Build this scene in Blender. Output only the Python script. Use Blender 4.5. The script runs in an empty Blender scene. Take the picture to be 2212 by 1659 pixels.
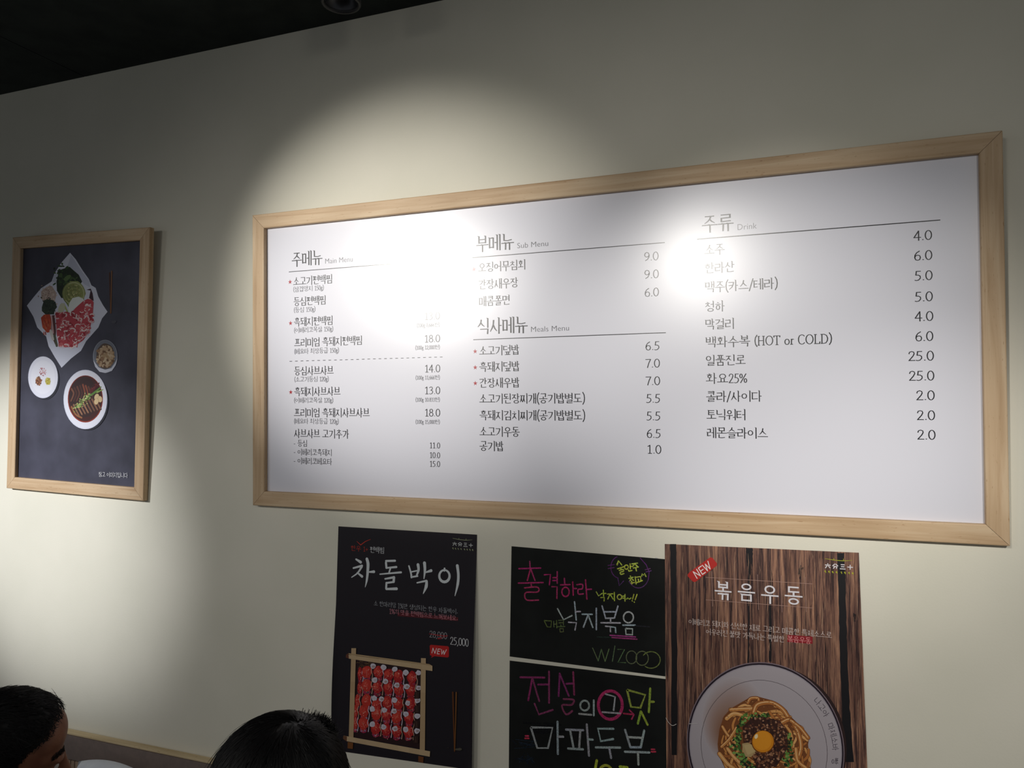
import bpy, bmesh, math, random
from mathutils import Vector, Matrix, Euler, noise
random.seed(7)
SC = bpy.context.scene
COL = SC.collection

# ------------------------------------------------------------------ camera
F = 1661.0; CX, CY = 1106.0, 829.5
YAW, PIT, ROL = -0.36816, 0.01715, -0.00715
LEAN = math.radians(1.8)           # the framed boards lean forward at the top
CAM = Vector((0, -1.7765, 1.70)); D = 1.7765
_RX = Matrix.Rotation(LEAN, 3, 'X')
_fw = Vector((math.sin(YAW)*math.cos(PIT), math.cos(YAW)*math.cos(PIT), math.sin(PIT)))
_r0 = Vector((math.cos(YAW), -math.sin(YAW), 0)); _u0 = _r0.cross(_fw)
_rt = math.cos(ROL)*_r0 + math.sin(ROL)*_u0
_up = -math.sin(ROL)*_r0 + math.cos(ROL)*_u0
_fw, _rt, _up = _RX @ _fw, _RX @ _rt, _RX @ _up
cd = bpy.data.cameras.new('camera'); cam = bpy.data.objects.new('camera', cd); COL.objects.link(cam)
cd.sensor_fit = 'HORIZONTAL'; cd.sensor_width = 36; cd.lens = F/2212*36; cd.clip_start = .05
cam.matrix_world = Matrix(((_rt.x, _up.x, -_fw.x, CAM.x), (_rt.y, _up.y, -_fw.y, CAM.y), (_rt.z, _up.z, -_fw.z, CAM.z), (0, 0, 0, 1)))
SC.camera = cam
SC.view_settings.view_transform = 'Standard'; SC.view_settings.look = 'None'
SC.view_settings.exposure = 0; SC.view_settings.gamma = 1; SC.view_settings.use_curve_mapping = False

def ray(px, py):
    return (px-CX)/F*_rt - (py-CY)/F*_up + _fw
class Lean:                           # a plane leaning forward at the top: `off` metres behind the front of the frames
    def __init__(s, dist): s.n = _RX @ Vector((0, 1, 0)); s.u = _RX @ Vector((0, 0, 1)); s.O = CAM+s.n*dist
def place(y, x, z, lift=0.0):
    if isinstance(y, Lean): return y.O+Vector((x, 0, 0))+y.u*z-y.n*lift
    return Vector((x, y-lift, z))
def W(px, py, y=0.0):                 # measured point of the photograph -> place on the plane y (depth or leaning plane)
    d = ray(px, py)
    if isinstance(y, Lean):
        p = CAM+d*((y.O-CAM).dot(y.n)/d.dot(y.n))-y.O
        return p.x, p.dot(y.u)
    p = CAM + d*((y-CAM.y)/d.y)
    return p.x, p.z
def at(px, py, Z):                    # point at camera depth Z
    return CAM + ray(px, py)*Z
def pr(p):
    d = Vector(p)-CAM
    return CX+F*d.dot(_rt)/d.dot(_fw), CY-F*d.dot(_up)/d.dot(_fw)
def WX(px, z, y):
    a, b = -4.0, 2.0
    for _ in range(40):
        m = (a+b)/2
        if pr(place(y, m, z))[0] < px: a = m
        else: b = m
    return (a+b)/2
def ppm(px, py, y):                   # vertical pixels per metre there
    x, z = W(px, py, y)
    return abs(pr(place(y, x, z+.01))[1]-pr(place(y, x, z-.01))[1])/.02

# ------------------------------------------------------------------ light
wd = bpy.data.worlds.new('room_air'); SC.world = wd; wd.use_nodes = True
wd.node_tree.nodes['Background'].inputs[0].default_value = (.93, .97, 1.0, 1)
wd.node_tree.nodes['Background'].inputs[1].default_value = 0.16
def spot(name, loc, tgt, power, size, blend, rad, col=(1, .965, .90)):
    l = bpy.data.lights.new(name, 'SPOT'); l.energy = power; l.spot_size = math.radians(size); l.spot_blend = blend
    l.shadow_soft_size = rad; l.color = col
    o = bpy.data.objects.new(name, l); COL.objects.link(o); o.location = loc
    o.rotation_euler = (Vector(tgt)-Vector(loc)).to_track_quat('-Z', 'Y').to_euler()
    return o
def wp(px, py): x, z = W(px, py); return (x, 0, z)
LY = -2.5
def lamp_pair(x, z, tgt, power, size, blend, spill, stgt, ssize, col=(1, .965, .90)):
    # one reflector lamp: its beam and the wide spill round the beam
    spot('track_spot', (x, LY, z), wp(*tgt), power, size, blend, .03, col)
    if spill: spot('track_spill', (x, LY, z), wp(*stgt), spill, ssize, 1.0, .22, col)
lamp_pair(-2.17, 2.43, (855, 640), 245, 25.5, .9, 32, (800, 1200), 64)
lamp_pair(-0.57, 2.45, (1670, 850), 138, 26, 1.0, 24, (1450, 1150), 66)
lamp_pair(-3.30, 2.46, (85, 1110), 375, 24.5, 1.0, 30, (420, 1350), 50, (.97, .98, 1))
lamp_pair(0.98, 2.46, (1960, 1330), 105, 26, 1.0, 17, (1800, 1000), 90)

# ------------------------------------------------------------------ materials
def lin(c):
    return tuple((v/255/12.92 if v/255 <= .04045 else ((v/255+.055)/1.055)**2.4) for v in c)
def mat(name, col, rough=.6, spec=.5, metal=0, coat=0):
    m = bpy.data.materials.new(name); m.use_nodes = True; b = m.node_tree.nodes['Principled BSDF']
    b.inputs['Base Color'].default_value = (*lin(col), 1); b.inputs['Roughness'].default_value = rough
    b.inputs['Specular IOR Level'].default_value = spec; b.inputs['Metallic'].default_value = metal
    b.inputs['Coat Weight'].default_value = coat
    return m
def nodes(m): return m.node_tree.nodes, m.node_tree.links, m.node_tree.nodes['Principled BSDF']
def add_noise(m, c1, c2, scale, vec=(1, 1, 1), detail=6, bump=0, bscale=None, coord='Object', rough=.5, lo=.35, hi=.65):
    n, l, b = nodes(m)
    tc = n.new('ShaderNodeTexCoord'); mp = n.new('ShaderNodeMapping'); mp.inputs['Scale'].default_value = vec
    l.new(tc.outputs[coord], mp.inputs[0])
    t = n.new('ShaderNodeTexNoise'); t.inputs['Scale'].default_value = scale; t.inputs['Detail'].default_value = detail
    t.inputs['Roughness'].default_value = rough; l.new(mp.outputs[0], t.inputs['Vector'])
    r = n.new('ShaderNodeValToRGB'); r.color_ramp.elements[0].position = lo; r.color_ramp.elements[1].position = hi
    r.color_ramp.elements[0].color = (*lin(c1), 1); r.color_ramp.elements[1].color = (*lin(c2), 1)
    l.new(t.outputs['Fac'], r.inputs[0]); l.new(r.outputs[0], b.inputs['Base Color'])
    if bump:
        t2 = n.new('ShaderNodeTexNoise'); t2.inputs['Scale'].default_value = bscale or scale; t2.inputs['Detail'].default_value = 4
        l.new(mp.outputs[0], t2.inputs['Vector'])
        bp = n.new('ShaderNodeBump'); bp.inputs['Strength'].default_value = bump; bp.inputs['Distance'].default_value = .001
        l.new(t2.outputs['Fac'], bp.inputs['Height']); l.new(bp.outputs[0], b.inputs['Normal'])
    return m
M_wall = add_noise(mat('cream_wall_paint', (226, 222, 206), .75, .25), (222, 219, 203), (229, 225, 210), 3, bump=.25, bscale=220)
M_ceil = add_noise(mat('black_ceiling_paint', (30, 34, 34), .8, .2), (33, 38, 37), (44, 49, 47), 12)
M_floor = add_noise(mat('grey_floor', (90, 86, 80), .5), (80, 76, 70), (100, 95, 88), 5)
def wood(name, a, b, c):
    m = mat(name, b, .5, .35); n, l, bs = nodes(m)
    tc = n.new('ShaderNodeTexCoord'); mp = n.new('ShaderNodeMapping'); mp.inputs['Scale'].default_value = (2.2, 45, 45)
    oi = n.new('ShaderNodeObjectInfo'); l.new(oi.outputs['Random'], mp.inputs['Location'])
    l.new(tc.outputs['Object'], mp.inputs[0])
    t = n.new('ShaderNodeTexNoise'); t.inputs['Scale'].default_value = 1.4; t.inputs['Detail'].default_value = 5; t.inputs['Distortion'].default_value = .8
    l.new(mp.outputs[0], t.inputs['Vector'])
    r = n.new('ShaderNodeValToRGB'); e = r.color_ramp.elements
    e[0].position = .3; e[0].color = (*lin(a), 1); e[1].position = .7; e[1].color = (*lin(c), 1)
    k = e.new(.5); k.color = (*lin(b), 1)
    l.new(t.outputs['Fac'], r.inputs[0])
    mp2 = n.new('ShaderNodeMapping'); mp2.inputs['Scale'].default_value = (5, 14, 14); l.new(tc.outputs['Object'], mp2.inputs[0])
    t2 = n.new('ShaderNodeTexNoise'); t2.inputs['Scale'].default_value = 1.0; t2.inputs['Detail'].default_value = 1; l.new(mp2.outputs[0], t2.inputs['Vector'])
    mx = n.new('ShaderNodeMix'); mx.data_type = 'RGBA'; mx.blend_type = 'MULTIPLY'; mx.inputs[0].default_value = .5
    r2 = n.new('ShaderNodeValToRGB'); r2.color_ramp.elements[0].position = .35; r2.color_ramp.elements[1].position = .6
    r2.color_ramp.elements[0].color = (.78, .74, .68, 1); r2.color_ramp.elements[1].color = (1, 1, 1, 1)
    l.new(t2.outputs['Fac'], r2.inputs[0]); l.new(r.outputs[0], mx.inputs[6]); l.new(r2.outputs[0], mx.inputs[7])
    # small dark flecks along the grain
    mp3 = n.new('ShaderNodeMapping'); mp3.inputs['Scale'].default_value = (60, 330, 330); l.new(tc.outputs['Object'], mp3.inputs[0])
    t3 = n.new('ShaderNodeTexNoise'); t3.inputs['Scale'].default_value = 1; t3.inputs['Detail'].default_value = 2; l.new(mp3.outputs[0], t3.inputs['Vector'])
    r3 = n.new('ShaderNodeValToRGB'); r3.color_ramp.elements[0].position = .66; r3.color_ramp.elements[1].position = .74
    r3.color_ramp.elements[0].color = (1, 1, 1, 1); r3.color_ramp.elements[1].color = (.62, .5, .38, 1)
    mx2 = n.new('ShaderNodeMix'); mx2.data_type = 'RGBA'; mx2.blend_type = 'MULTIPLY'; mx2.inputs[0].default_value = .8
    l.new(t3.outputs['Fac'], r3.inputs[0]); l.new(mx.outputs[2], mx2.inputs[6]); l.new(r3.outputs[0], mx2.inputs[7])
    l.new(mx2.outputs[2], bs.inputs['Base Color'])
    return m
M_pine = wood('pale_frame_wood', (190, 158, 122), (206, 177, 142), (218, 193, 160))
M_edge = wood('raw_ply_edge', (205, 182, 140), (216, 195, 155), (225, 205, 168))
def inkmat(name, rough=.5, spec=.5, grain=0):
    m = mat(name, (255, 255, 255), rough, spec); n, l, b = nodes(m)
    a = n.new('ShaderNodeVertexColor'); a.layer_name = 'Col'
    if grain:
        tc = n.new('ShaderNodeTexCoord'); t = n.new('ShaderNodeTexNoise'); t.inputs['Scale'].default_value = 420; t.inputs['Detail'].default_value = 3
        l.new(tc.outputs['Object'], t.inputs['Vector'])
        r = n.new('ShaderNodeValToRGB'); r.color_ramp.elements[0].position = .38; r.color_ramp.elements[1].position = .6
        g = 1-grain; r.color_ramp.elements[0].color = (g, g, g, 1); r.color_ramp.elements[1].color = (1, 1, 1, 1)
        mx = n.new('ShaderNodeMix'); mx.data_type = 'RGBA'; mx.blend_type = 'MULTIPLY'; mx.inputs[0].default_value = 1
        l.new(t.outputs['Fac'], r.inputs[0]); l.new(a.outputs[0], mx.inputs[6]); l.new(r.outputs[0], mx.inputs[7]); l.new(mx.outputs[2], b.inputs['Base Color'])
    else:
        l.new(a.outputs[0], b.inputs['Base Color'])
    return m
BOARD_ROUGH = .275
M_panel = mat('satin_white_laminate', (226, 226, 236), BOARD_ROUGH, .5)
M_bink = inkmat('laminate_print', BOARD_ROUGH, .5)
M_print = inkmat('matt_print', .55, .3)
M_chalk = inkmat('chalk_marker', .8, .1, .45)
M_sheet = mat('black_poster_paper', (33, 29, 36), .6, .25)
M_black = add_noise(mat('blackboard_sheet', (22, 23, 23), .7, .2), (17, 18, 18), (28, 30, 29), 9)
M_slate = add_noise(mat('slate_photo_print', (60, 60, 72), .5, .3), (56, 56, 70), (72, 72, 88), 9, detail=8)
M_frameside = mat('dark_shadow_wood', (120, 92, 68), .6)
M_bodyblack = mat('black_lamp_metal', (36, 36, 38), .5, .4)

# ------------------------------------------------------------------ object helpers
def link(name, me, m=None, parent=None, label=None):
    o = bpy.data.objects.new(name, me); COL.objects.link(o)
    if m is not None:
        for k in (m if isinstance(m, (list, tuple)) else [m]): me.materials.append(k)
    if parent is not None: o.parent = parent
    if label: o['label'] = label
    return o
def thing(name, label, cat, loc=(0, 0, 0), rot=(0, 0, 0), group=None):
    o = bpy.data.objects.new(name, None); COL.objects.link(o); o.location = loc; o.rotation_euler = rot
    o.empty_display_size = .05; o['label'] = label; o['category'] = cat
    if group: o['group'] = group
    return o
def fix(o, parent):                    # mesh built in world space under a placed parent
    bpy.context.view_layer.update()
    o.parent = parent; o.matrix_parent_inverse = parent.matrix_world.inverted()
def frombm(name, bm, m, parent=None, smooth=False, label=None):
    me = bpy.data.meshes.new(name); bm.normal_update(); bm.to_mesh(me); bm.free()
    if smooth:
        for p in me.polygons: p.use_smooth = True
    return link(name, me, m, parent, label)
def box(bm, x0, x1, y0, y1, z0, z1):
    vs = [bm.verts.new(p) for p in ((x0, y0, z0), (x1, y0, z0), (x1, y1, z0), (x0, y1, z0), (x0, y0, z1), (x1, y0, z1), (x1, y1, z1), (x0, y1, z1))]
    for f in ((3, 2, 1, 0), (4, 5, 6, 7), (0, 1, 5, 4), (1, 2, 6, 5), (2, 3, 7, 6), (3, 0, 4, 7)):
        bm.faces.new([vs[i] for i in f])
def bevel(bm, w, seg=2):
    bmesh.ops.bevel(bm, geom=bm.edges[:], offset=w, segments=seg, affect='EDGES', profile=.6)

# ------------------------------------------------------------------ the setting
bm = bmesh.new(); box(bm, -4.6, 2.4, 0, .12, -.15, 2.86); o = frombm('wall_back', bm, M_wall); o['kind'] = 'structure'
CEIL = 2.803; FLZ = -.15
ceil = bpy.data.objects.new('ceiling', None); COL.objects.link(ceil); ceil['kind'] = 'structure'
sx, sz = W(2, 79, 0)
# the seam seen in the photograph, carried back to the wall at the height of the ceiling
d = ray(2, 79); t = (CEIL-CAM.z)/d.z; pA = CAM+d*t
d = ray(150, 150); t = (CEIL-CAM.z)/d.z; pB = CAM+d*t
SEAM = (pA.x+pB.x)/2
xs = [SEAM-2.44, SEAM, SEAM+2.44, SEAM+4.88]
for i in range(len(xs)-1):
    for j in range(2):
        bm = bmesh.new(); box(bm, max(xs[i], -4.6)+.002, xs[i+1]-.002, -2.44*(j+1)+.002, -2.44*j-(.0 if j == 0 else .002), CEIL, CEIL+.02)
        frombm('ceiling_panel', bm, M_ceil, ceil)
bm = bmesh.new(); box(bm, -4.6, 2.5, -4.88, 0, CEIL+.021, CEIL+.05); frombm('ceiling_backing', bm, M_ceil, ceil)
bm = bmesh.new(); box(bm, -4.6, 2.4, -4.88, 0, FLZ-.05, FLZ); o = frombm('floor', bm, M_floor); o['kind'] = 'structure'

# ------------------------------------------------------------------ ink: flat print on a surface
class Ink:
    def __init__(s, y, step=1.6e-6, base=None):
        s.y = y; s.v = []; s.f = []; s.c = []; s.n = 0; s.step = step; s.base = base; s.org = (0, 0, 1.0)
    def pt(s, x, z): return tuple(place(s.base(x, z) if s.base else s.y, x, z, .00025+s.n*s.step))
    def raw(s, pts, col):              # polygon in wall coordinates
        b = len(s.v); s.v += [s.pt(x, z) for x, z in pts]; s.f.append(tuple(range(b, b+len(pts)))); s.c.append(lin(col))
    def zoom(s, ox, oy, k): s.org = (ox, oy, k); return s
    def q(s, x, y): return s.org[0]+x/s.org[2], s.org[1]+y/s.org[2]
    def P(s, x, y): return W(*s.q(x, y), s.y)
    def poly(s, pts, col, up=True):
        s.raw([s.P(*p) for p in pts], col); s.n += up
    def blob(s, x, y, rx, ry, col, n=10, jit=0, rot=0, up=True):
        pts = []
        for i in range(n):
            a = 2*math.pi*i/n; k = 1+random.uniform(-jit, jit)
            ex, ey = math.cos(a)*rx*k, math.sin(a)*ry*k
            pts.append((x+ex*math.cos(rot)-ey*math.sin(rot), y+ex*math.sin(rot)+ey*math.cos(rot)))
        s.poly(pts, col, up)
    def ring(s, x, y, rx, ry, w, col, n=48, a0=0, a1=360):
        for i in range(n):
            t0 = math.radians(a0+(a1-a0)*i/n); t1 = math.radians(a0+(a1-a0)*(i+1)/n)
            s.raw([s.P(x+math.cos(t)*(rx+e*w/2), y+math.sin(t)*(ry+e*w/2)) for t, e in ((t0, 1), (t1, 1), (t1, -1), (t0, -1))], col)
        s.n += 1
    def ribbon(s, pts, wid, col, cap=True, nib=None, ext=0):
        # pts in wall coords, wid list of widths (m) or nib (wx, wz)
        n = len(pts)
        if n < 2: return
        L = []; Rr = []; hs = []
        for i in range(n):
            a = pts[max(0, i-1)]; b = pts[min(n-1, i+1)]
            tx, tz = b[0]-a[0], b[1]-a[1]; k = math.hypot(tx, tz) or 1e-9; tx /= k; tz /= k
            h = math.hypot(nib[0]*tz, nib[1]*tx)/2 if nib else wid[i]/2
            if nib and wid: h *= wid[i]
            x, z = pts[i]
            if ext and i == 0: x -= tx*ext; z -= tz*ext
            if ext and i == n-1: x += tx*ext; z += tz*ext
            L.append((x-tz*h, z+tx*h)); Rr.append((x+tz*h, z-tx*h)); hs.append((x, z, tx, tz, h))
        for i in range(n-1): s.raw([L[i], Rr[i], Rr[i+1], L[i+1]], col)
        if cap:
            for i, sg in ((0, -1), (n-1, 1)):
                x, z, tx, tz, h = hs[i]; a0 = math.atan2(tz, tx)
                s.raw([(x+math.cos(a0+sg*0+math.pi/2-math.pi*j/6*1)*h if sg > 0 else x+math.cos(a0+math.pi/2+math.pi*j/6)*h,
                        z+math.sin(a0+math.pi/2-math.pi*j/6)*h if sg > 0 else z+math.sin(a0+math.pi/2+math.pi*j/6)*h) for j in range(7)], col)
        s.n += 1
    def line(s, pts, w, col, cap=True, smooth=False):
        # pts in current zoom coordinates, w width(s) in the same zoom's vertical pixels
        if len(pts) > 3 and math.dist(pts[0], pts[-1]) < 3: cap = False
        ws = list(w) if isinstance(w, (list, tuple)) else [w]*len(pts)
        if len(ws) < len(pts): ws = [ws[0]+(ws[-1]-ws[0])*i/(len(pts)-1) for i in range(len(pts))]
        if smooth and len(pts) > 2:
            o = []; ow = []
            for i in range(len(pts)-1):
                p0 = pts[max(i-1, 0)]; p1 = pts[i]; p2 = pts[i+1]; p3 = pts[min(i+2, len(pts)-1)]
                for k in range(6):
                    t = k/6
                    o.append(tuple(.5*((2*p1[j])+(-p0[j]+p2[j])*t+(2*p0[j]-5*p1[j]+4*p2[j]-p3[j])*t*t+(-p0[j]+3*p1[j]-3*p2[j]+p3[j])*t**3) for j in (0, 1)))
                    ow.append(ws[i]+(ws[i+1]-ws[i])*t)
            o.append(pts[-1]); ow.append(ws[-1]); pts, ws = o, ow
        k = ppm(*s.q(*pts[0]), s.y)*s.org[2]
        s.ribbon([s.P(*p) for p in pts], [v/k for v in ws], col, cap)
    def build(s, name, m, parent, label=None):
        me = bpy.data.meshes.new(name); me.from_pydata(s.v, [], s.f)
        at_ = me.color_attributes.new('Col', 'FLOAT_COLOR', 'CORNER')
        dat = []
        for f, c in zip(me.polygons, s.c):
            for _ in range(f.loop_total): dat += [*c, 1]
        at_.data.foreach_set('color', dat)
        # face the room
        bm = bmesh.new(); bm.from_mesh(me); bm.normal_update()
        fl = [f for f in bm.faces if f.normal.y > 0]
        bmesh.ops.reverse_faces(bm, faces=fl); bm.to_mesh(me); bm.free()
        o = link(name, me, m, None, label); fix(o, parent)
        return o

# ------------------------------------------------------------------ serif hangul drawn with a broad nib
CHO = 'ㄱㄲㄴㄷㄸㄹㅁㅂㅃㅅㅆㅇㅈㅉㅊㅋㅌㅍㅎ'
JUNG = 'ㅏㅐㅑㅒㅓㅔㅕㅖㅗㅘㅙㅚㅛㅜㅝㅞㅟㅠㅡㅢㅣ'
JONG = ['', 'ㄱ', 'ㄲ', 'ㄳ', 'ㄴ', 'ㄵ', 'ㄶ', 'ㄷ', 'ㄹ', 'ㄺ', 'ㄻ', 'ㄼ', 'ㄽ', 'ㄾ', 'ㄿ', 'ㅀ', 'ㅁ', 'ㅂ', 'ㅄ', 'ㅅ', 'ㅆ', 'ㅇ', 'ㅈ', 'ㅊ', 'ㅋ', 'ㅌ', 'ㅍ', 'ㅎ']
def circ(cx, cy, rx, ry, n=16): return [(cx+math.sin(2*math.pi*i/n)*rx, cy-math.cos(2*math.pi*i/n)*ry) for i in range(n+1)]
def cons(j, role):
    # strokes of a consonant in a unit box, y down
    if j in 'ㄲㄸㅃㅆㅉ':
        b = {'ㄲ': 'ㄱ', 'ㄸ': 'ㄷ', 'ㅃ': 'ㅂ', 'ㅆ': 'ㅅ', 'ㅉ': 'ㅈ'}[j]; r = []
        for k, x0 in ((.46, 0), (.46, .54)):
            r += [[(x0+x*k, y) for x, y in st] for st in cons(b, 'h' if b == 'ㄱ' else role)]
        return r
    if j == 'ㄱ':
        if role == 'v': return [[(0, .06), (.95, .06)], [(.95, .06), (.88, .36), (.62, .72), (.12, 1)]]
        return [[(0, .06), (.98, .06)], [(.98, .06), (.93, 1)]]
    if j == 'ㅋ':
        return cons('ㄱ', role)+[[(.02, .5), (.86 if role == 'v' else .94, .44)]]
    if j == 'ㄴ': return [[(.03, 0), (.03, .86)], [(.03, .86), (.5, .92), (1, .82)]]
    if j == 'ㄷ': return [[(.03, .06), (.96, .06)], [(.03, .06), (.03, .9)], [(.03, .9), (1, .86)]]
    if j == 'ㅌ': return cons('ㄷ', role)+[[(.03, .47), (.9, .47)]]
    if j == 'ㄹ': return [[(.03, .04), (.95, .04)], [(.95, .04), (.95, .46)], [(.05, .48), (.95, .46)], [(.05, .48), (.05, .94)], [(.05, .94), (1, .9)]]
    if j == 'ㅁ': return [[(.05, .05), (.05, .97)], [(.05, .06), (.95, .06)], [(.95, .06), (.95, .97)], [(.05, .93), (.95, .93)]]
    if j == 'ㅂ': return [[(.06, 0), (.06, .97)], [(.94, 0), (.94, .97)], [(.06, .45), (.94, .45)], [(.06, .93), (.94, .93)]]
    if j == 'ㅍ': return [[(.02, .07), (.98, .07)], [(.3, .07), (.33, .92)], [(.7, .07), (.66, .92)], [(0, .94), (1, .92)]]
    if j == 'ㅅ': return [[(.52, 0), (.45, .4), (.28, .7), (0, 1)], [(.46, .42), (.7, .75), (1, .97)]]
    if j == 'ㅈ': return [[(.04, .08), (.94, .08)], [(.62, .08), (.5, .48), (.3, .75), (0, 1)], [(.5, .48), (.72, .78), (1, .98)]]
    if j == 'ㅊ': return [[(.4, 0), (.62, .06)]]+[[(x, .2+y*.8) for x, y in st] for st in cons('ㅈ', role)]
    if j == 'ㅇ': return [circ(.5, .5, .44, .44)]
    if j == 'ㅎ': return [[(.38, 0), (.64, .05)], [(.02, .25), (.98, .25)], circ(.5, .68, .34, .3)]
    return []
def syllable(ch):
    k = ord(ch)-0xAC00; c = CHO[k//588]; v = JUNG[(k % 588)//28]; f = JONG[k % 28]; S = []
    def put(sts, x0, y0, x1, y1): S.extend([[(x0+x*(x1-x0), y0+y*(y1-y0)) for x, y in st] for st in sts])
    wide = .04 if c in 'ㄲㄸㅃㅆㅉ' else 0
    if v in 'ㅏㅑㅓㅕㅣㅐㅔㅒㅖ':
        two = v in 'ㅐㅔㅒㅖ'; left = v in 'ㅓㅕㅔㅖ'
        x1 = (.44 if two else .56)+wide; x1 -= .06 if left else 0
        ye = .57 if f else 1.0
        if c == 'ㅇ': put(cons(c, 'v'), .03, .03 if f else .22, x1, .50 if f else .72)
        else: put(cons(c, 'v'), .03, .06 if f else .12, x1, .50 if f else .84)
        xv = .93 if two else (.88 if left or v == 'ㅣ' else .76)
        mid = ye*.48
        S.append([(xv, -.02), (xv, ye)])
        if two:
            xi = .70; S.append([(xi, 0.0), (xi, ye-.03)])
            if v in 'ㅐㅒ': S.append([(xi, mid), (xv, mid)])
            else: S.append([(xi-.2, mid), (xi, mid)])
        elif v == 'ㅏ': S.append([(xv, mid), (xv+.2, mid)])
        elif v == 'ㅑ': S.append([(xv, mid-.1), (xv+.2, mid-.1)]); S.append([(xv, mid+.1), (xv+.2, mid+.1)])
        elif v == 'ㅓ': S.append([(xv-.26, mid), (xv, mid)])
        elif v == 'ㅕ': S.append([(xv-.28, mid-.09), (xv, mid-.09)]); S.append([(xv-.28, mid+.1), (xv, mid+.1)])
        if f: put(cons(f, 'f'), .24, .66, .90, .99)
    elif v in 'ㅗㅛㅜㅠㅡ':
        if f:
            put(cons(c, 'h'), .2, -.02, .8, .31 if v in 'ㅗㅛ' else .34); yb = {'ㅗ': .52, 'ㅛ': .52, 'ㅜ': .42, 'ㅠ': .42, 'ㅡ': .48}[v]; fy = .66 if v != 'ㅡ' else .62
            if v == 'ㅗ': S.append([(.5, .33), (.5, yb)])
            if v == 'ㅛ': S.extend([[(.36, .33), (.36, yb)], [(.64, .33), (.64, yb)]])
            if v == 'ㅜ': S.append([(.52, yb), (.52, .62)])
            if v == 'ㅠ': S.extend([[(.36, yb), (.36, .62)], [(.64, yb), (.64, .62)]])
            S.append([(0, yb), (1, yb)]); put(cons(f, 'h' if f == 'ㄱ' else 'f'), .19, fy, .81, 1.0)
        else:
            put(cons(c, 'h'), .18, .04 if v in 'ㅗㅛㅡ' else 0, .82, .54 if v in 'ㅗㅛ' else (.46 if v != 'ㅡ' else .60))
            yb = {'ㅗ': .84, 'ㅛ': .84, 'ㅜ': .58, 'ㅠ': .58, 'ㅡ': .82}[v]
            if v == 'ㅗ': S.append([(.5, .56), (.5, yb)])
            if v == 'ㅛ': S.extend([[(.35, .56), (.35, yb)], [(.65, .56), (.65, yb)]])
            if v == 'ㅜ': S.append([(.52, yb), (.52, 1.03)])
            if v == 'ㅠ': S.extend([[(.34, yb), (.32, 1.0)], [(.66, yb), (.66, 1.03)]])
            S.append([(0, yb), (1, yb)])
    else:
        h = {'ㅘ': 'ㅗ', 'ㅙ': 'ㅗ', 'ㅚ': 'ㅗ', 'ㅝ': 'ㅜ', 'ㅞ': 'ㅜ', 'ㅟ': 'ㅜ', 'ㅢ': 'ㅡ'}[v]
        two = v in 'ㅙㅞ'; ye = .60 if f else 1.0; q = .62 if f else 1.0
        xr = .60 if not two else .54
        put(cons(c, 'h'), .1, .0 if f else .04, xr-.06, .30 if f else .42)
        yb = (.72 if h == 'ㅗ' else .56 if h == 'ㅜ' else .70)*q + (.02 if f else 0)
        if h == 'ㅗ': S.append([(xr*.5+.02, .47*q), (xr*.5+.02, yb)])
        if h == 'ㅜ': S.append([(xr*.5+.02, yb), (xr*.5, .92*q)])
        S.append([(.0, yb+.01), (xr+.04, yb-.01)])
        xv = .93 if (two or v in 'ㅝㅞ') else (.78 if v == 'ㅘ' else .86)
        S.append([(xv, -.02), (xv, ye)])
        if two: S.append([(.72, 0), (.72, ye-.03)]); S.append([(.72, .42*q), (xv, .42*q)])
        if v == 'ㅘ': S.append([(xv, .45*q), (xv+.2, .45*q)])
        if v in 'ㅝ': S.append([(xv-.22, .74*q), (xv, .74*q)])
        if f: put(cons(f, 'f'), .24, .68, .90, 1.0)
    return S
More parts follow.
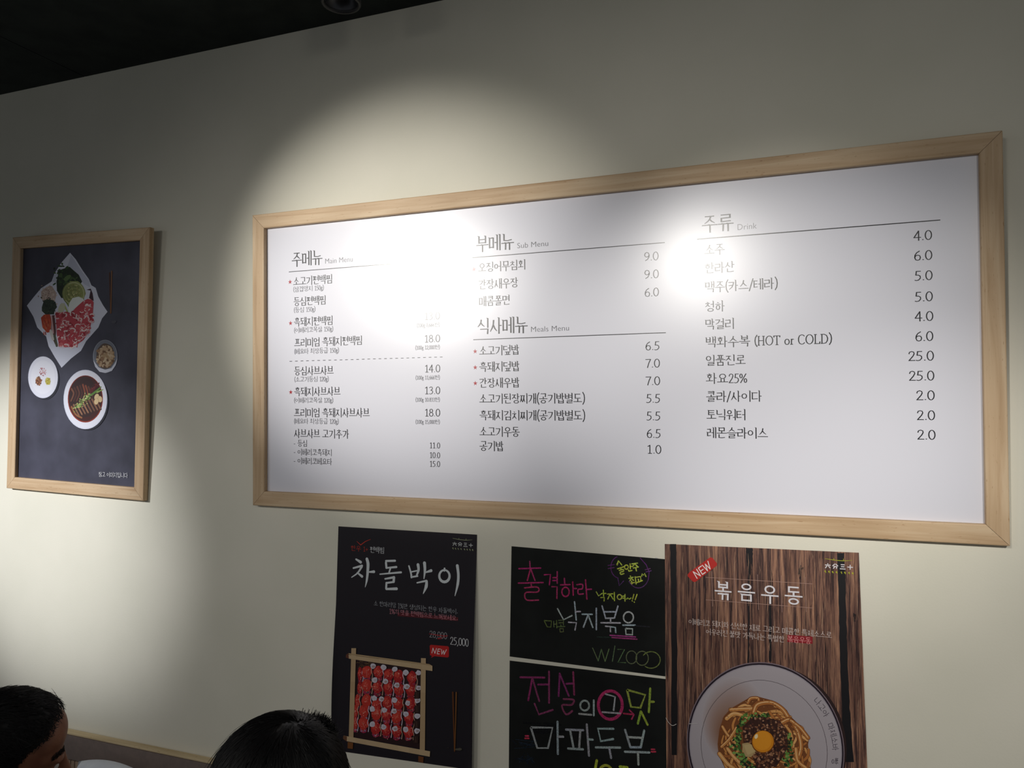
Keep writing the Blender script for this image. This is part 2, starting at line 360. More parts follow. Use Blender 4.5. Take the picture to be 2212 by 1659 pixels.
LAT = {  # strokes, width; y down, 0 top .. 1 baseline (digits and capitals)
 '0': ([circ(.27, .5, .23, .49, 20)], .54), '1': ([[(.12, .16), (.3, .02)], [(.3, .02), (.3, .99)], [(.14, .98), (.46, .98)]], .54),
 '2': ([[(.06, .24), (.1, .08), (.26, .0), (.42, .08), (.45, .25), (.36, .5), (.05, .98)], [(.05, .97), (.5, .97)]], .54),
 '3': ([[(.07, .14), (.22, .0), (.4, .08), (.42, .25), (.33, .41), (.2, .46)], [(.2, .46), (.38, .52), (.46, .7), (.38, .91), (.2, 1), (.05, .95)]], .54),
 '4': ([[(.36, 0), (.02, .68)], [(.02, .68), (.52, .68)], [(.37, 0), (.37, 1)]], .54),
 '5': ([[(.14, .02), (.46, .02)], [(.15, .02), (.11, .42)], [(.11, .42), (.3, .42), (.44, .55), (.45, .75), (.32, .95), (.15, 1), (.04, .96)]], .54),
 '6': ([[(.43, .0), (.2, .18), (.07, .45), (.05, .7), (.12, .93), (.27, 1), (.42, .93), (.48, .7), (.42, .5), (.27, .44), (.13, .5), (.06, .64)]], .54),
 '7': ([[(.04, .03), (.5, .03)], [(.49, .03), (.33, .45), (.2, 1)]], .52),
 '8': ([circ(.27, .24, .17, .23, 14), circ(.27, .73, .22, .26, 16)], .54),
 '9': ([[(.1, 1.0), (.33, .84), (.46, .56), (.48, .3), (.41, .07), (.26, 0), (.11, .07), (.05, .3), (.11, .5), (.26, .56), (.41, .49), (.47, .36)]], .54),
 '.': ([[(.09, .95), (.14, .95)]], .25), ',': ([[(.12, .93), (.12, 1.0), (.05, 1.12)]], .22), '-': ([[(.02, .6), (.36, .6)]], .62), '+': ([[(.05, .55), (.5, .55)], [(.27, .32), (.27, .78)]], .55),
 '(': ([[(.28, -.12), (.12, .15), (.07, .5), (.12, .85), (.28, 1.12)]], .32), ')': ([[(.05, -.12), (.21, .15), (.26, .5), (.21, .85), (.05, 1.12)]], .34),
 '/': ([[(.42, -.08), (.02, 1.1)]], .46), '%': ([circ(.17, .25, .13, .22, 10), circ(.62, .75, .13, .22, 10), [(.68, .02), (.12, .98)]], .82),
 'g': ([circ(.22, .55, .16, .2, 12), [(.36, .4), (.46, .36)], [(.12, .75), (.1, .88), (.38, .95)], circ(.24, 1.12, .2, .15, 12)], .48),
 'H': ([[(.12, .02), (.12, .98)], [(.62, .02), (.62, .98)], [(.12, .48), (.62, .48)], [(.02, .02), (.22, .02)], [(.02, .98), (.22, .98)], [(.52, .02), (.72, .02)], [(.52, .98), (.72, .98)]], .8),
 'O': ([circ(.38, .5, .35, .49, 20)], .8), 'T': ([[(.02, .02), (.62, .02)], [(.32, .02), (.32, .98)], [(.2, .98), (.44, .98)], [(.02, .02), (.02, .16)], [(.62, .02), (.62, .16)]], .7),
 'o': ([circ(.24, .7, .22, .29, 16)], .54), 'r': ([[(.12, .42), (.12, .98)], [(.12, .56), (.24, .42), (.34, .45)], [(.02, .98), (.24, .98)]], .4),
 'C': ([[(.64, .16), (.5, .03), (.34, .0), (.14, .1), (.04, .35), (.04, .65), (.14, .9), (.34, 1), (.52, .96), (.66, .82)]], .72),
 'L': ([[(.12, .02), (.12, .98)], [(.02, .02), (.24, .02)], [(.02, .98), (.54, .98)], [(.54, .98), (.57, .8)]], .62),
 'D': ([[(.12, .02), (.12, .98)], [(.02, .02), (.35, .02), (.58, .16), (.68, .45), (.64, .72), (.5, .93), (.3, .98), (.02, .98)]], .76),
 'N': ([[(.08, 1), (.12, 0)], [(.12, 0), (.5, 1)], [(.5, 1), (.56, 0)]], .68), 'E': ([[(.1, 0), (.08, 1)], [(.1, .02), (.45, .02)], [(.1, .5), (.4, .48)], [(.08, .97), (.45, .97)]], .54),
 'W': ([[(.02, 0), (.2, 1)], [(.2, 1), (.4, .1)], [(.4, .1), (.56, 1)], [(.56, 1), (.8, 0)]], .86),
}
def write(ink, text, x0, x1, yc, h, col, nib=(.078, .046), serif=True, gap=.08, spw=.34, lat=.74, slant=0, size=None):
    """one line of lettering on the surface of `ink`; x0..x1, yc, h measured in its zoom; sits level on the wall"""
    a = ink.q(x0, yc); b = ink.q(x1, yc)
    X0, Z0 = W(*a, ink.y); X1 = WX(b[0], Z0, ink.y)
    H = h/ink.org[2]/ppm(*a, ink.y)
    items = []; cur = 0
    for ch in text:
        if ch == ' ': cur += spw; continue
        if 0xAC00 <= ord(ch) <= 0xD7A3:
            items.append((cur, syllable(ch), 0, 1, True)); cur += 1+gap
        else:
            st, w = LAT[ch]; items.append((cur, st, 0, lat, False)); cur += w*lat*1.05
    tot = cur-gap*.5
    k = (X1-X0)/tot
    n0 = ink.n
    for cx, sts, _, s, han in items:
        for si, st in enumerate(sts):
            ink.n = n0+(si % 6)
            if not han: st = [(x, y*s+(1-s)*.62) for x, y in st]; st = [(cx+x*s, y) for x, y in st]
            else: st = [(cx+x, y) for x, y in st]
            pts = [(X0+(x+slant*(.5-y))*k, Z0+(.5-y)*H) for x, y in st]
            nb = (nib[0]*H, nib[1]*H)
            nn = len(pts)
            wd_ = None
            if han and nn in (3, 4) and abs(pts[0][1]-pts[-1][1]) > .1*H: wd_ = [1.15]+[1.0]*(nn-2)+[.55]
            ink.ribbon(pts, wd_, col, cap=False, nib=nb, ext=(nb[1]*.45 if nn < 9 else 0))
            if han and serif and nn == 2 and abs(st[0][0]-st[1][0]) < .03 and (st[1][1]-st[0][1]) > .3:
                x, z = pts[0]; w = nb[0]
                ink.n = n0+((si+3) % 6)
                ink.raw([(x-w*1.25, z+w*.55), (x+w*.1, z+w*.45), (x+w*.5, z-w*.1), (x+w*.45, z-w*1.0), (x-w*.45, z-w*.9), (x-w*.5, z-w*.1)], col)
            ink.n = n0+(si % 6)
    ink.n = n0
def typeset(ink, text, x0, x1, yb, cap, col, thin=0.0):
    """plain sans lettering (built-in face) fitted between x0 and x1, baseline yb, capital height cap"""
    c = bpy.data.curves.new('t', 'FONT'); c.body = text; c.resolution_u = 3; c.offset = thin
    o = bpy.data.objects.new('t', c); COL.objects.link(o); bpy.context.view_layer.update()
    me = bpy.data.meshes.new_from_object(o); bpy.data.objects.remove(o)
    xs_ = [v.co.x for v in me.vertices]; lo, hi = min(xs_), max(xs_)
    a = ink.q(x0, yb); X0, Z0 = W(*a, ink.y); X1 = WX(ink.q(x1, yb)[0], Z0, ink.y)
    H = cap/ink.org[2]/ppm(*a, ink.y)/.7
    b = len(ink.v)
    ink.v += [ink.pt(X0+(v.co.x-lo)/(hi-lo)*(X1-X0), Z0+v.co.y*H) for v in me.vertices]
    for p in me.polygons: ink.f.append(tuple(b+i for i in p.vertices)); ink.c.append(lin(col))
    bpy.data.meshes.remove(me)

# ------------------------------------------------------------------ frames
def rail(parent, length, w, dep, loc, ang, label=None):
    """one mitred bar, outer edge along local +z, lying along local x"""
    bm = bmesh.new(); L = length/2; g = .0004
    pr_ = []
    for sx in (-1, 1):
        vs = [bm.verts.new((sx*(L-g), 0, 0)), bm.verts.new((sx*(L-w-g), 0, -w)), bm.verts.new((sx*(L-w-g), -dep, -w)), bm.verts.new((sx*(L-g), -dep, 0))]
        pr_.append(vs)
    a, b = pr_
    bm.faces.new(a); bm.faces.new(b[::-1])
    for i in range(4): bm.faces.new((a[i], b[i], b[(i+1) % 4], a[(i+1) % 4]))
    bmesh.ops.recalc_face_normals(bm, faces=bm.faces[:])
    ed = [e for e in bm.edges if abs(e.verts[0].co.x-e.verts[1].co.x) > length*.5 and e.verts[0].co.y < -dep*.5]
    bmesh.ops.bevel(bm, geom=ed, offset=.003, segments=3, affect='EDGES', profile=.5)
    o = frombm('frame_rail', bm, M_pine, parent)
    o.location = loc; o.rotation_euler = (0, ang, 0)
    return o
def framed(parent, w, h, bw, dep):
    rail(parent, w, bw, dep, (0, 0, h/2), 0); rail(parent, w, bw, dep, (0, 0, -h/2), math.pi)
    rail(parent, h, bw, dep, (w/2, 0, 0), math.pi/2); rail(parent, h, bw, dep, (-w/2, 0, 0), -math.pi/2)

# ---- the large menu board
FR = Lean(1.750)                  # the plane of its front
FD = .021                         # depth of the moulding
x0 = (W(545, 465, FR)[0]+W(545, 1092, FR)[0])/2; x1 = (W(2167, 280, FR)[0]+W(2182, 1180, FR)[0])/2
z1 = (W(545, 465, FR)[1]+W(2167, 280, FR)[1])/2; z0 = (W(545, 1092, FR)[1]+W(2182, 1180, FR)[1])/2
bo = place(FR, (x0+x1)/2, (z0+z1)/2, -FD)
board = thing('menu_board', 'wide white menu board in a pale wooden frame, black lettering in three columns', 'menu board', bo, (LEAN, 0, 0))
BW = .0405
framed(board, x1-x0, z1-z0, BW, FD)
PY = Lean(1.763)
hw, hh = (x1-x0)/2, (z1-z0)/2
bm = bmesh.new(); box(bm, -hw+BW-.004, hw-BW+.004, -FD+.013, -FD+.019, -hh+BW-.004, hh-BW+.004)
frombm('panel', bm, M_panel, board, label='white satin laminated sheet')
K = (26, 26, 32); G = (95, 95, 102); RED = (176, 40, 50)
def new(): return Ink(PY)
A = (540, 450, 4.424); B_ = (540, 750, 4.424); C_ = (980, 450, 4.424); D_ = (980, 700, 4.424); E_ = (1480, 430, 3.687); F_ = (1480, 690, 3.687)
def rule(ink, xa, xb, yc, t, col=K):
    a = ink.q(xa, yc); X0, Z0 = W(*a, ink.y); X1 = WX(ink.q(xb, 0)[0], Z0, ink.y); h = t/ppm(*a, ink.y)/2
    ink.raw([(X0, Z0-h), (X1, Z0-h), (X1, Z0+h), (X0, Z0+h)], col)
def stars_at(z, pts):
    for p in pts:
        stars = new().zoom(*z)
        x, zz = stars.P(*p); r = 5.3/ppm(*stars.q(*p), PY)
        o_ = [(x+math.sin(i*math.pi/5)*(r if i % 2 == 0 else r*.4), zz+math.cos(i*math.pi/5)*(r if i % 2 == 0 else r*.4)) for i in range(10)]
        for i in range(0, 10, 2): stars.raw([(x, zz), o_[i-1], o_[i], o_[i+1]], RED)
        stars.build('star', M_bink, board)
N1 = (.102, .066); N2 = (.085, .07)
i1 = new().zoom(*A)
write(i1, '주메뉴', 403, 693, 492, 128, K, (.098, .06)); typeset(i1, 'Main Menu', 720, 982, 530, 50, G, -.012)
rule(i1, 372, 1862, 608, 1.4)
for s, a, b, y in (('소고기편백찜', 415, 790, 702), ('등심편백찜', 420, 728, 895), ('흑돼지편백찜', 422, 795, 1090), ('프리미엄 흑돼지편백찜', 425, 1075, 1287)):
    write(i1, s, a, b, y, 80, K, N1)
for s, a, b, y in (('(삼겹양지 150g)', 415, 705, 776), ('(등심 150g)', 420, 625, 973), ('(이베리코목살 150g)', 422, 795, 1167), ('(베요타 최상등급 150g)', 425, 850, 1369)):
    write(i1, s, a, b, y, 50, G, (.1, .075), serif=False, lat=.85)
write(i1, '13.0', 1665, 1812, 1030, 92, K, (.086, .06)); write(i1, '(100g 8,666원)', 1595, 1812, 1120, 40, G, (.11, .08), False, lat=.9)
write(i1, '18.0', 1665, 1814, 1245, 92, K, (.086, .06)); write(i1, '(100g 12,000원)', 1580, 1814, 1333, 40, G, (.11, .08), False, lat=.9)
nd = 28
for k in range(nd): rule(i1, 378+k*(1490/nd), 378+k*(1490/nd)+25, 1462-k*(42/nd), 1.2)
i1.zoom(*B_)
for s, a, b, y in (('등심샤브샤브', 425, 800, 230), ('흑돼지샤브샤브', 425, 865, 427), ('프리미엄 흑돼지샤브샤브', 422, 1145, 627), ('샤브샤브 고기추가', 422, 948, 825)):
    write(i1, s, a, b, y, 80, K, N1)
for s, a, b, y in (('(소고기등심 120g)', 425, 752, 308), ('(이베리코목살 120g)', 422, 795, 508), ('(베요타 최상등급 120g)', 422, 848, 707)):
    write(i1, s, a, b, y, 50, G, (.1, .075), serif=False, lat=.85)
for s, b, y in (('- 등심', 550, 918), ('- 이베리코흑돼지', 785, 1001), ('- 이베리코베요타', 785, 1085)):
    write(i1, s, 420, b, y, 60, K, N2)
for s, y in (('14.0', 203), ('13.0', 411), ('18.0', 623)): write(i1, s, 1668, 1815, y, 94, K, (.086, .06))
for s, y in (('(100g 11,666원)', 292), ('(100g 10.833원)', 502), ('(100g 15,000원)', 713)): write(i1, s, 1583, 1814, y, 40, G, (.11, .08), False, lat=.9)
for s, y in (('11.0', 936), ('10.0', 1029), ('15.0', 1112)): write(i1, s, 1716, 1815, y, 72, K, (.09, .06))
i1.build('lettering', M_bink, board, 'black lettering of the left column')
i2 = new().zoom(*C_)
write(i2, '부메뉴', 218, 577, 345, 140, K, (.098, .06)); typeset(i2, 'Sub Menu', 608, 903, 383, 52, G, -.012); rule(i2, 178, 2018, 472, 1.6)
for s, a, b, y in (('오징어무침회', 237, 692, 570), ('간장새우장', 240, 617, 733), ('매콤쫄면', 243, 540, 892)): write(i2, s, a, b, y, 88, K, N1)
for s, a, b, y in (('9.0', 1820, 1955, 460), ('9.0', 1822, 1957, 630), ('6.0', 1825, 1958, 802)): write(i2, s, a, b, y, 106, K, (.086, .06))
write(i2, '식사메뉴', 230, 708, 1132, 142, K, (.098, .06)); typeset(i2, 'Meals Menu', 740, 1102, 1182, 52, G, -.012); rule(i2, 188, 2028, 1256, 1.6)
i2.zoom(*D_)
for s, a, b, y in (('소고기덮밥', 247, 627, 258), ('흑돼지덮밥', 247, 630, 412), ('간장새우밥', 247, 630, 565), ('소고기된장찌개(공기밥별도)', 248, 1255, 716), ('흑돼지김치찌개(공기밥별도)', 250, 1257, 873), ('소고기우동', 250, 632, 1028), ('공기밥', 250, 478, 1166)):
    write(i2, s, a, b, y, 88, K, N1, lat=1.0 if '(' in s else .74)
for s, a, b, y in (('6.5', 1833, 1967, 207), ('7.0', 1832, 1968, 373), ('7.0', 1834, 1970, 540), ('5.5', 1840, 1973, 708), ('5.5', 1842, 1975, 875), ('6.5', 1845, 1978, 1042), ('1.0', 1845, 1981, 1193)): write(i2, s, a, b, y, 108, K, (.086, .06))
i2.build('lettering', M_bink, board, 'black lettering of the middle column')
i3 = new().zoom(*E_)
write(i3, '주류', 137, 387, 202, 126, K, (.098, .06)); typeset(i3, 'Drink', 418, 570, 247, 48, G, -.012); rule(i3, 95, 2032, 320, 1.9)
for s, a, b, y in (('소주', 157, 315, 407), ('한라산', 157, 395, 554), ('맥주(카스/테라)', 160, 738, 703), ('청하', 160, 317, 859), ('막걸리', 162, 395, 1000)): write(i3, s, a, b, y, 80, K, N1, lat=1.0)
for s, a, b, y in (('4.0', 1820, 1963, 292), ('6.0', 1823, 1965, 450), ('5.0', 1826, 1967, 610), ('5.0', 1828, 1969, 777), ('4.0', 1830, 1973, 933)): write(i3, s, a, b, y, 100, K, (.088, .062))
i3.zoom(*F_)
for s, a, b, y in (('백화수복 (HOT or COLD)', 165, 1170, 183), ('일품진로', 165, 482, 330), ('화요25%', 168, 495, 472), ('콜라/사이다', 170, 613, 615), ('토닉워터', 173, 487, 760), ('레몬슬라이스', 175, 660, 903)):
    write(i3, s, a, b, y, 80, K, N1, lat=.9)
for s, a, b, y in (('6.0', 1833, 1973, 133), ('25.0', 1777, 1978, 290), ('25.0', 1782, 1981, 447), ('2.0', 1840, 1984, 602), ('2.0', 1845, 1987, 760), ('2.0', 1848, 1991, 915)): write(i3, s, a, b, y, 100, K, (.088, .062))
i3.build('lettering', M_bink, board, 'black lettering of the right column')
stars_at(A, [(383, 704), (388, 1098)]); stars_at(B_, [(390, 430)]); stars_at(C_, [(193, 583)]); stars_at(D_, [(205, 262), (206, 415), (207, 566)])

# ---- the food picture at the left
PFR = Lean(1.7505); PFP = Lean(1.7615); PD = .0175
c4 = [W(28, 512, PFR), W(321, 491, PFR), W(311, 1082, PFR), W(12, 1055, PFR)]
pcx = sum(c[0] for c in c4)/4; pcz = sum(c[1] for c in c4)/4
pw = (math.dist(c4[0], c4[1])+math.dist(c4[3], c4[2]))/2; ph = (math.dist(c4[0], c4[3])+math.dist(c4[1], c4[2]))/2
tilt = .5*(math.atan2(c4[0][1]-c4[1][1], c4[1][0]-c4[0][0])+math.atan2(c4[3][1]-c4[2][1], c4[2][0]-c4[3][0]))
pic = thing('food_picture', 'tall pale-framed photograph of shabu dishes on dark slate, hanging at far left', 'picture', place(PFR, pcx, pcz, -PD))
pic.rotation_euler = (Matrix.Rotation(LEAN, 3, 'X') @ Matrix.Rotation(tilt, 3, 'Y')).to_euler()
framed(pic, pw, ph, .038, PD)
bm = bmesh.new(); box(bm, -pw/2+.035, pw/2-.035, -PD+.011, -PD+.0165, -ph/2+.035, ph/2-.035); frombm('photo_print', bm, M_slate, pic, label='dark slate-coloured print')
ip = Ink(PFP).zoom(40, 530, 6.145)
WH = (222, 224, 240)
ip.poly([(685, 98), (760, 185), (850, 330), (935, 450), (968, 530), (1025, 565), (1060, 680), (1120, 790), (1182, 882), (1110, 970), (1060, 1090), (900, 1270), (830, 1400), (700, 1500), (572, 1625), (480, 1480), (400, 1340), (368, 1210), (250, 1090), (200, 950), (112, 800), (200, 690), (300, 570), (440, 480), (480, 370), (570, 230)], WH)
ip.poly([(700, 130), (850, 360), (945, 480), (950, 560), (880, 520), (760, 400), (640, 300)], (200, 203, 222))
ip.poly([(470, 400), (560, 330), (520, 500), (450, 480)], (196, 200, 216))
# fillings
ip.blob(400, 660, 110, 120, (196, 172, 160), 16, .12)
for _ in range(70): ip.blob(400+random.gauss(0, 55), 640+random.gauss(0, 60), random.uniform(5, 16), random.uniform(4, 10), random.choice([(215, 195, 182), (170, 140, 128), (225, 210, 200), (150, 122, 112)]), 6, .3, random.random()*3)
ip.poly([(540, 330), (600, 310), (680, 285), (730, 330), (800, 390), (845, 480), (800, 560), (640, 700), (570, 700), (510, 600), (505, 480)], (28, 44, 24))
for _ in range(60): ip.blob(random.gauss(620, 75), random.gauss(450, 85), random.uniform(10, 38), random.uniform(8, 22), random.choice([(34, 58, 28), (48, 76, 34), (22, 34, 20), (66, 92, 46)]), 7, .3, random.random()*3)
ip.blob(650, 430, 60, 26, (92, 118, 66), 10, .2, -.7)
ip.blob(405, 820, 95, 110, (44, 56, 42), 14, .15)
for _ in range(50): ip.blob(random.gauss(405, 42), random.gauss(810, 50), random.uniform(8, 22), random.uniform(5, 10), random.choice([(36, 48, 34), (58, 74, 54), (26, 34, 26)]), 6, .3, random.random()*3)
ip.blob(740, 640, 150, 165, (150, 158, 96), 20, .06)
for k in range(10):
    a0 = random.uniform(0, 360); r = 1-k*.09
    ip.ring(735, 640, 148*r, 160*r, 11, random.choice([(178, 182, 126), (126, 134, 76), (196, 198, 150), (112, 118, 68)]), 20, a0, a0+random.uniform(120, 300))
for _ in range(80): ip.blob(random.gauss(740, 60), random.gauss(650, 60), random.uniform(4, 16), random.uniform(3, 8), random.choice([(190, 186, 120), (150, 142, 84), (206, 204, 146), (130, 128, 70)]), 5, .3, random.random()*3)
ip.line([(600, 780), (650, 880)], 26, (180, 190, 110)); ip.line([(640, 760), (700, 860)], 18, (120, 140, 70))
ip.blob(575, 830, 42, 70, (206, 206, 176), 12, .1, .3)
ip.poly([(680, 760), (720, 700), (800, 680), (860, 710), (890, 760), (860, 820), (780, 820), (730, 850), (700, 900), (670, 920), (665, 830)], (236, 240, 236))
ip.poly([(300, 960), (340, 920), (420, 915), (440, 1010), (430, 1150), (380, 1160), (320, 1090)], (190, 66, 34))
for _ in range(24): ip.blob(random.gauss(370, 32), random.gauss(1040, 62), random.uniform(12, 34), random.uniform(6, 10), random.choice([(214, 88, 44), (160, 44, 26), (200, 110, 70)]), 6, .2, 1.4)
ip.poly([(440, 930), (480, 925), (500, 1140), (490, 1320), (440, 1200)], (90, 50, 50)); ip.line([(440, 940), (462, 1160)], 26, (214, 170, 170)); ip.line([(430, 1140), (460, 1240)], 50, (214, 206, 200)); ip.line([(480, 1200), (510, 1330)], 40, (80, 84, 66))
meat = [(495, 900), (640, 880), (700, 900), (760, 830), (860, 740), (960, 690), (1000, 760), (985, 950), (940, 1150), (860, 1260), (740, 1345), (600, 1355), (540, 1320), (510, 1180)]
ip.poly(meat, (196, 70, 82))
def inside(p, P_):
    c = False; j = len(P_)-1
    for i in range(len(P_)):
        if (P_[i][1] > p[1]) != (P_[j][1] > p[1]) and p[0] < (P_[j][0]-P_[i][0])*(p[1]-P_[i][1])/(P_[j][1]-P_[i][1])+P_[i][0]: c = not c
        j = i
    return c
def scatter(P_, n):
    xs_ = [p[0] for p in P_]; ys_ = [p[1] for p in P_]; out = []
    while len(out) < n:
        p = (random.uniform(min(xs_), max(xs_)), random.uniform(min(ys_), max(ys_)))
        if inside(p, P_): out.append(p)
    return out
for x, y in scatter(meat, 52):
    r = random.uniform(26, 52); a0 = random.uniform(0, 360)
    ip.blob(x, y, r*.8, r*.55, random.choice([(206, 84, 92), (178, 48, 62), (214, 112, 116), (160, 40, 52)]), 9, .2, random.random()*3)
    ip.ring(x, y, r*.75, r*.55, random.uniform(9, 20), random.choice([(240, 208, 208), (230, 186, 190), (246, 226, 224)]), 10, a0, a0+random.uniform(90, 230))
for x, y in scatter(meat, 60): ip.line([(x, y), (x+random.uniform(-30, 30), y+random.uniform(-34, 34)), (x+random.uniform(-40, 40), y+random.uniform(10, 50))], (9, 3), random.choice([(238, 204, 206), (246, 224, 224), (150, 34, 48)]), smooth=True)
ip.poly([(940, 700), (960, 600), (905, 590), (960, 575), (985, 640), (1000, 740)], (60, 30, 44))
# chopsticks
ip.line([(1212, 368), (1222, 900)], (20, 15), (84, 50, 34)); ip.line([(1240, 345), (1230, 900)], (20, 14), (140, 96, 60)); ip.blob(1270, 1018, 34, 18, (74, 74, 84), 10, .2)
# plates
ip.zoom(40, 720, 6.913)
def plate(x, y, rx, ry, inner):
    ip.blob(x+26, y+34, rx*.98, ry*.97, (38, 39, 50), 40)
    ip.blob(x, y, rx, ry, WH, 44); ip.blob(x+2, y-4, rx*.955, ry*.965, (232, 232, 244), 44)
    if inner: ip.blob(x, y-2, rx*.8, ry*.8, (238, 238, 248), 40)
plate(370, 657, 222, 312, True)
def pile(x, y, rx, ry, cols, n):
    for _ in range(n):
        a = random.random()*6.3; r = random.random()**.6
        ip.blob(x+math.cos(a)*r*rx, y+math.sin(a)*r*ry, random.uniform(.1, .3)*rx, random.uniform(.06, .2)*ry, random.choice(cols), 6, .3, random.random()*3)
pile(366, 572, 52, 62, [(214, 170, 176), (190, 128, 136), (230, 200, 204), (160, 96, 104)], 46)
ip.blob(305, 715, 46, 60, (128, 76, 56), 12, .1); pile(305, 715, 48, 66, [(150, 94, 66), (104, 60, 44), (176, 120, 84), (196, 160, 120)], 50)
ip.blob(445, 715, 38, 56, (190, 176, 70), 12, .1); pile(445, 715, 40, 60, [(206, 194, 92), (168, 150, 56), (214, 208, 130)], 36)
ip.blob(1300, 345, 184, 247, (150, 154, 166), 40); ip.blob(1300, 330, 170, 225, (118, 122, 134), 36)
ip.poly([(1120, 400), (1150, 500), (1215, 575), (1305, 592), (1400, 560), (1460, 470), (1480, 380), (1440, 450), (1390, 520), (1300, 545), (1200, 510)], (214, 216, 230))
ip.blob(1302, 340, 136, 190, (94, 76, 66), 30, .03); pile(1300, 345, 120, 168, [(190, 160, 128), (206, 182, 150), (150, 116, 84), (118, 86, 60), (176, 146, 110)], 260)
plate(1005, 988, 326, 443, False)
ip.blob(1005, 980, 262, 352, (140, 46, 24), 44); ip.blob(1005, 975, 250, 338, (66, 22, 22), 44); ip.blob(985, 960, 215, 300, (50, 24, 26), 36, .03)
for k in range(9):
    x = 800+k*42; ip.line([(x, 770+abs(k-4)*16), (x+30, 900), (x-10, 1010)], (34, 22), random.choice([(98, 56, 44), (80, 42, 36), (120, 74, 56), (134, 70, 50)]), smooth=True)
for k in range(8):
    x = 850+k*46; y = 1160-k*14
    ip.line([(x-20, y-90), (x+16, y-20), (x+64, y+70)], (40, 34), (70, 40, 34), smooth=True); ip.line([(x-20, y-90), (x+14, y-20), (x+58, y+62)], (30, 24), random.choice([(140, 98, 74), (124, 84, 64), (156, 112, 84)]), smooth=True)
ip.line([(800, 1100), (860, 1210), (950, 1260)], (34, 26), (150, 96, 60), smooth=True)
ip.line([(1090, 860), (1210, 745)], (60, 22), (96, 26, 34)); pile(1150, 800, 60, 50, [(60, 18, 26), (120, 44, 48)], 14)
for k in range(130):
    t_ = random.random(); ip.blob(860+t_*200+random.gauss(0, 22), 1120-t_*200+random.gauss(0, 24), random.uniform(6, 14), random.uniform(5, 10), random.choice([(140, 170, 84), (176, 196, 116), (96, 130, 54), (206, 214, 150)]), 6, .2)
ip.line([(1060, 940), (1150, 880), (1240, 800)], (22, 34, 16), (96, 136, 62), smooth=True); ip.line([(1180, 880), (1270, 840)], (26, 12), (150, 178, 92))
for x, y, a in ((1175, 950, .4), (1225, 985, -.1), (1170, 1020, .2)): ip.blob(x, y, 36, 50, (150, 110, 76), 14, 0, a); ip.blob(x, y-2, 32, 46, (224, 196, 150), 14, 0, a)
ip.zoom(0, 460, 2.5125)
write(ip, '참고 이미지입니다', 538, 697, 1418, 26, (200, 200, 204), (.1, .085), False)
ip.build('printed_dishes', M_print, pic)

# ---- black poster with the rolled meat
def bump_poster(x, z):
    v = (1.413-z)/.59
    u = (x+1.195)/.412
    r = max(0, (u-.93)/.07); l = max(0, (.06-u)/.06)
    return -.0015 - .012*r*r*max(0, min(1, (v-.08)*2.2)) - .010*l*l*math.sin(max(0, min(1, (v-.35)/.65))*math.pi)
def sheet(name, corners, m, parent, base, nx=28, ny=20):
    """a thin sheet: outline given as 4 corners on the wall plane, following base(x, z)"""
    (ax, az), (bx, bz), (cx_, cz), (dx, dz) = corners; vs = []; fs = []
    us = [0, .01, .02, .04, .06]+[.06+.87*i/(nx-10) for i in range(1, nx-10)]+[.93, .945, .96, .975, .99, 1]
    for j in range(ny+1):
        v = j/ny
        for u in us:
            x = (ax*(1-u)+bx*u)*(1-v)+(dx*(1-u)+cx_*u)*v; z = (az*(1-u)+bz*u)*(1-v)+(dz*(1-u)+cz*u)*v
            vs.append((x, base(x, z), z))
    n = len(us); k = len(vs)
    vs += [(x, y+.0004, z) for x, y, z in vs]
    for j in range(ny):
        for i in range(n-1):
            a = j*n+i; fs.append((a, a+n, a+n+1, a+1)); fs.append((a+k, a+1+k, a+n+1+k, a+n+k))
    me = bpy.data.meshes.new(name); me.from_pydata(vs, [], fs)
    for p in me.polygons: p.use_smooth = True
    o = link(name, me, m); fix(o, parent); return o
YP = -.0016
bc = [W(731, 1137, YP), W(1030, 1155, YP), W(1024, 1664, YP), W(716, 1620, YP)]
post = thing('meat_poster', 'dark poster with white brush title and a wooden tray of rolled red meat', 'poster', (sum(c[0] for c in bc)/4, 0, bc[2][1]))
sheet('paper', bc, M_sheet, post, bump_poster)
im = Ink(YP, base=bump_poster).zoom(690, 1110, 5.924)
LG = (212, 218, 222)
for pts, w in (([(470, 582), (528, 618)], (24, 38)), ([(435, 694), (545, 664)], (22, 30)), ([(542, 676), (490, 755), (412, 812)], (30, 12)), ([(484, 752), (545, 800)], (16, 36)),
               ([(608, 578), (622, 640), (618, 740), (606, 850), (586, 938)], (40, 44, 38, 30, 6)), ([(640, 744), (698, 740)], (20, 36)),
               ([(852, 603), (968, 600)], (26, 28)), ([(852, 625), (858, 690)], 30), ([(855, 692), (985, 680)], (20, 28)), ([(910, 692), (892, 750)], 22), ([(775, 772), (1045, 748)], (16, 26)),
               ([(840, 832), (955, 812)], (20, 30)), ([(955, 812), (950, 868)], 34), ([(858, 884), (948, 872)], 24), ([(858, 884), (854, 955)], 28), ([(856, 962), (988, 958)], (26, 36)),
               ([(1146, 668), (1172, 760), (1178, 812)], (22, 26, 26)), ([(1262, 652), (1268, 720), (1240, 800)], (42, 34, 20)), ([(1180, 742), (1255, 726)], 18), ([(1182, 808), (1256, 796)], 22),
               ([(1345, 630), (1350, 720), (1338, 830)], (44, 36, 12)), ([(1362, 748), (1430, 726)], (18, 38)), ([(1250, 882), (1370, 856)], (18, 26)), ([(1372, 862), (1366, 930), (1328, 1022)], (34, 44, 8)),
               ([(1765, 664), (1778, 780), (1770, 900), (1734, 1050)], (40, 36, 36, 8))):
    im.line(pts, w, LG, smooth=len(pts) > 2)
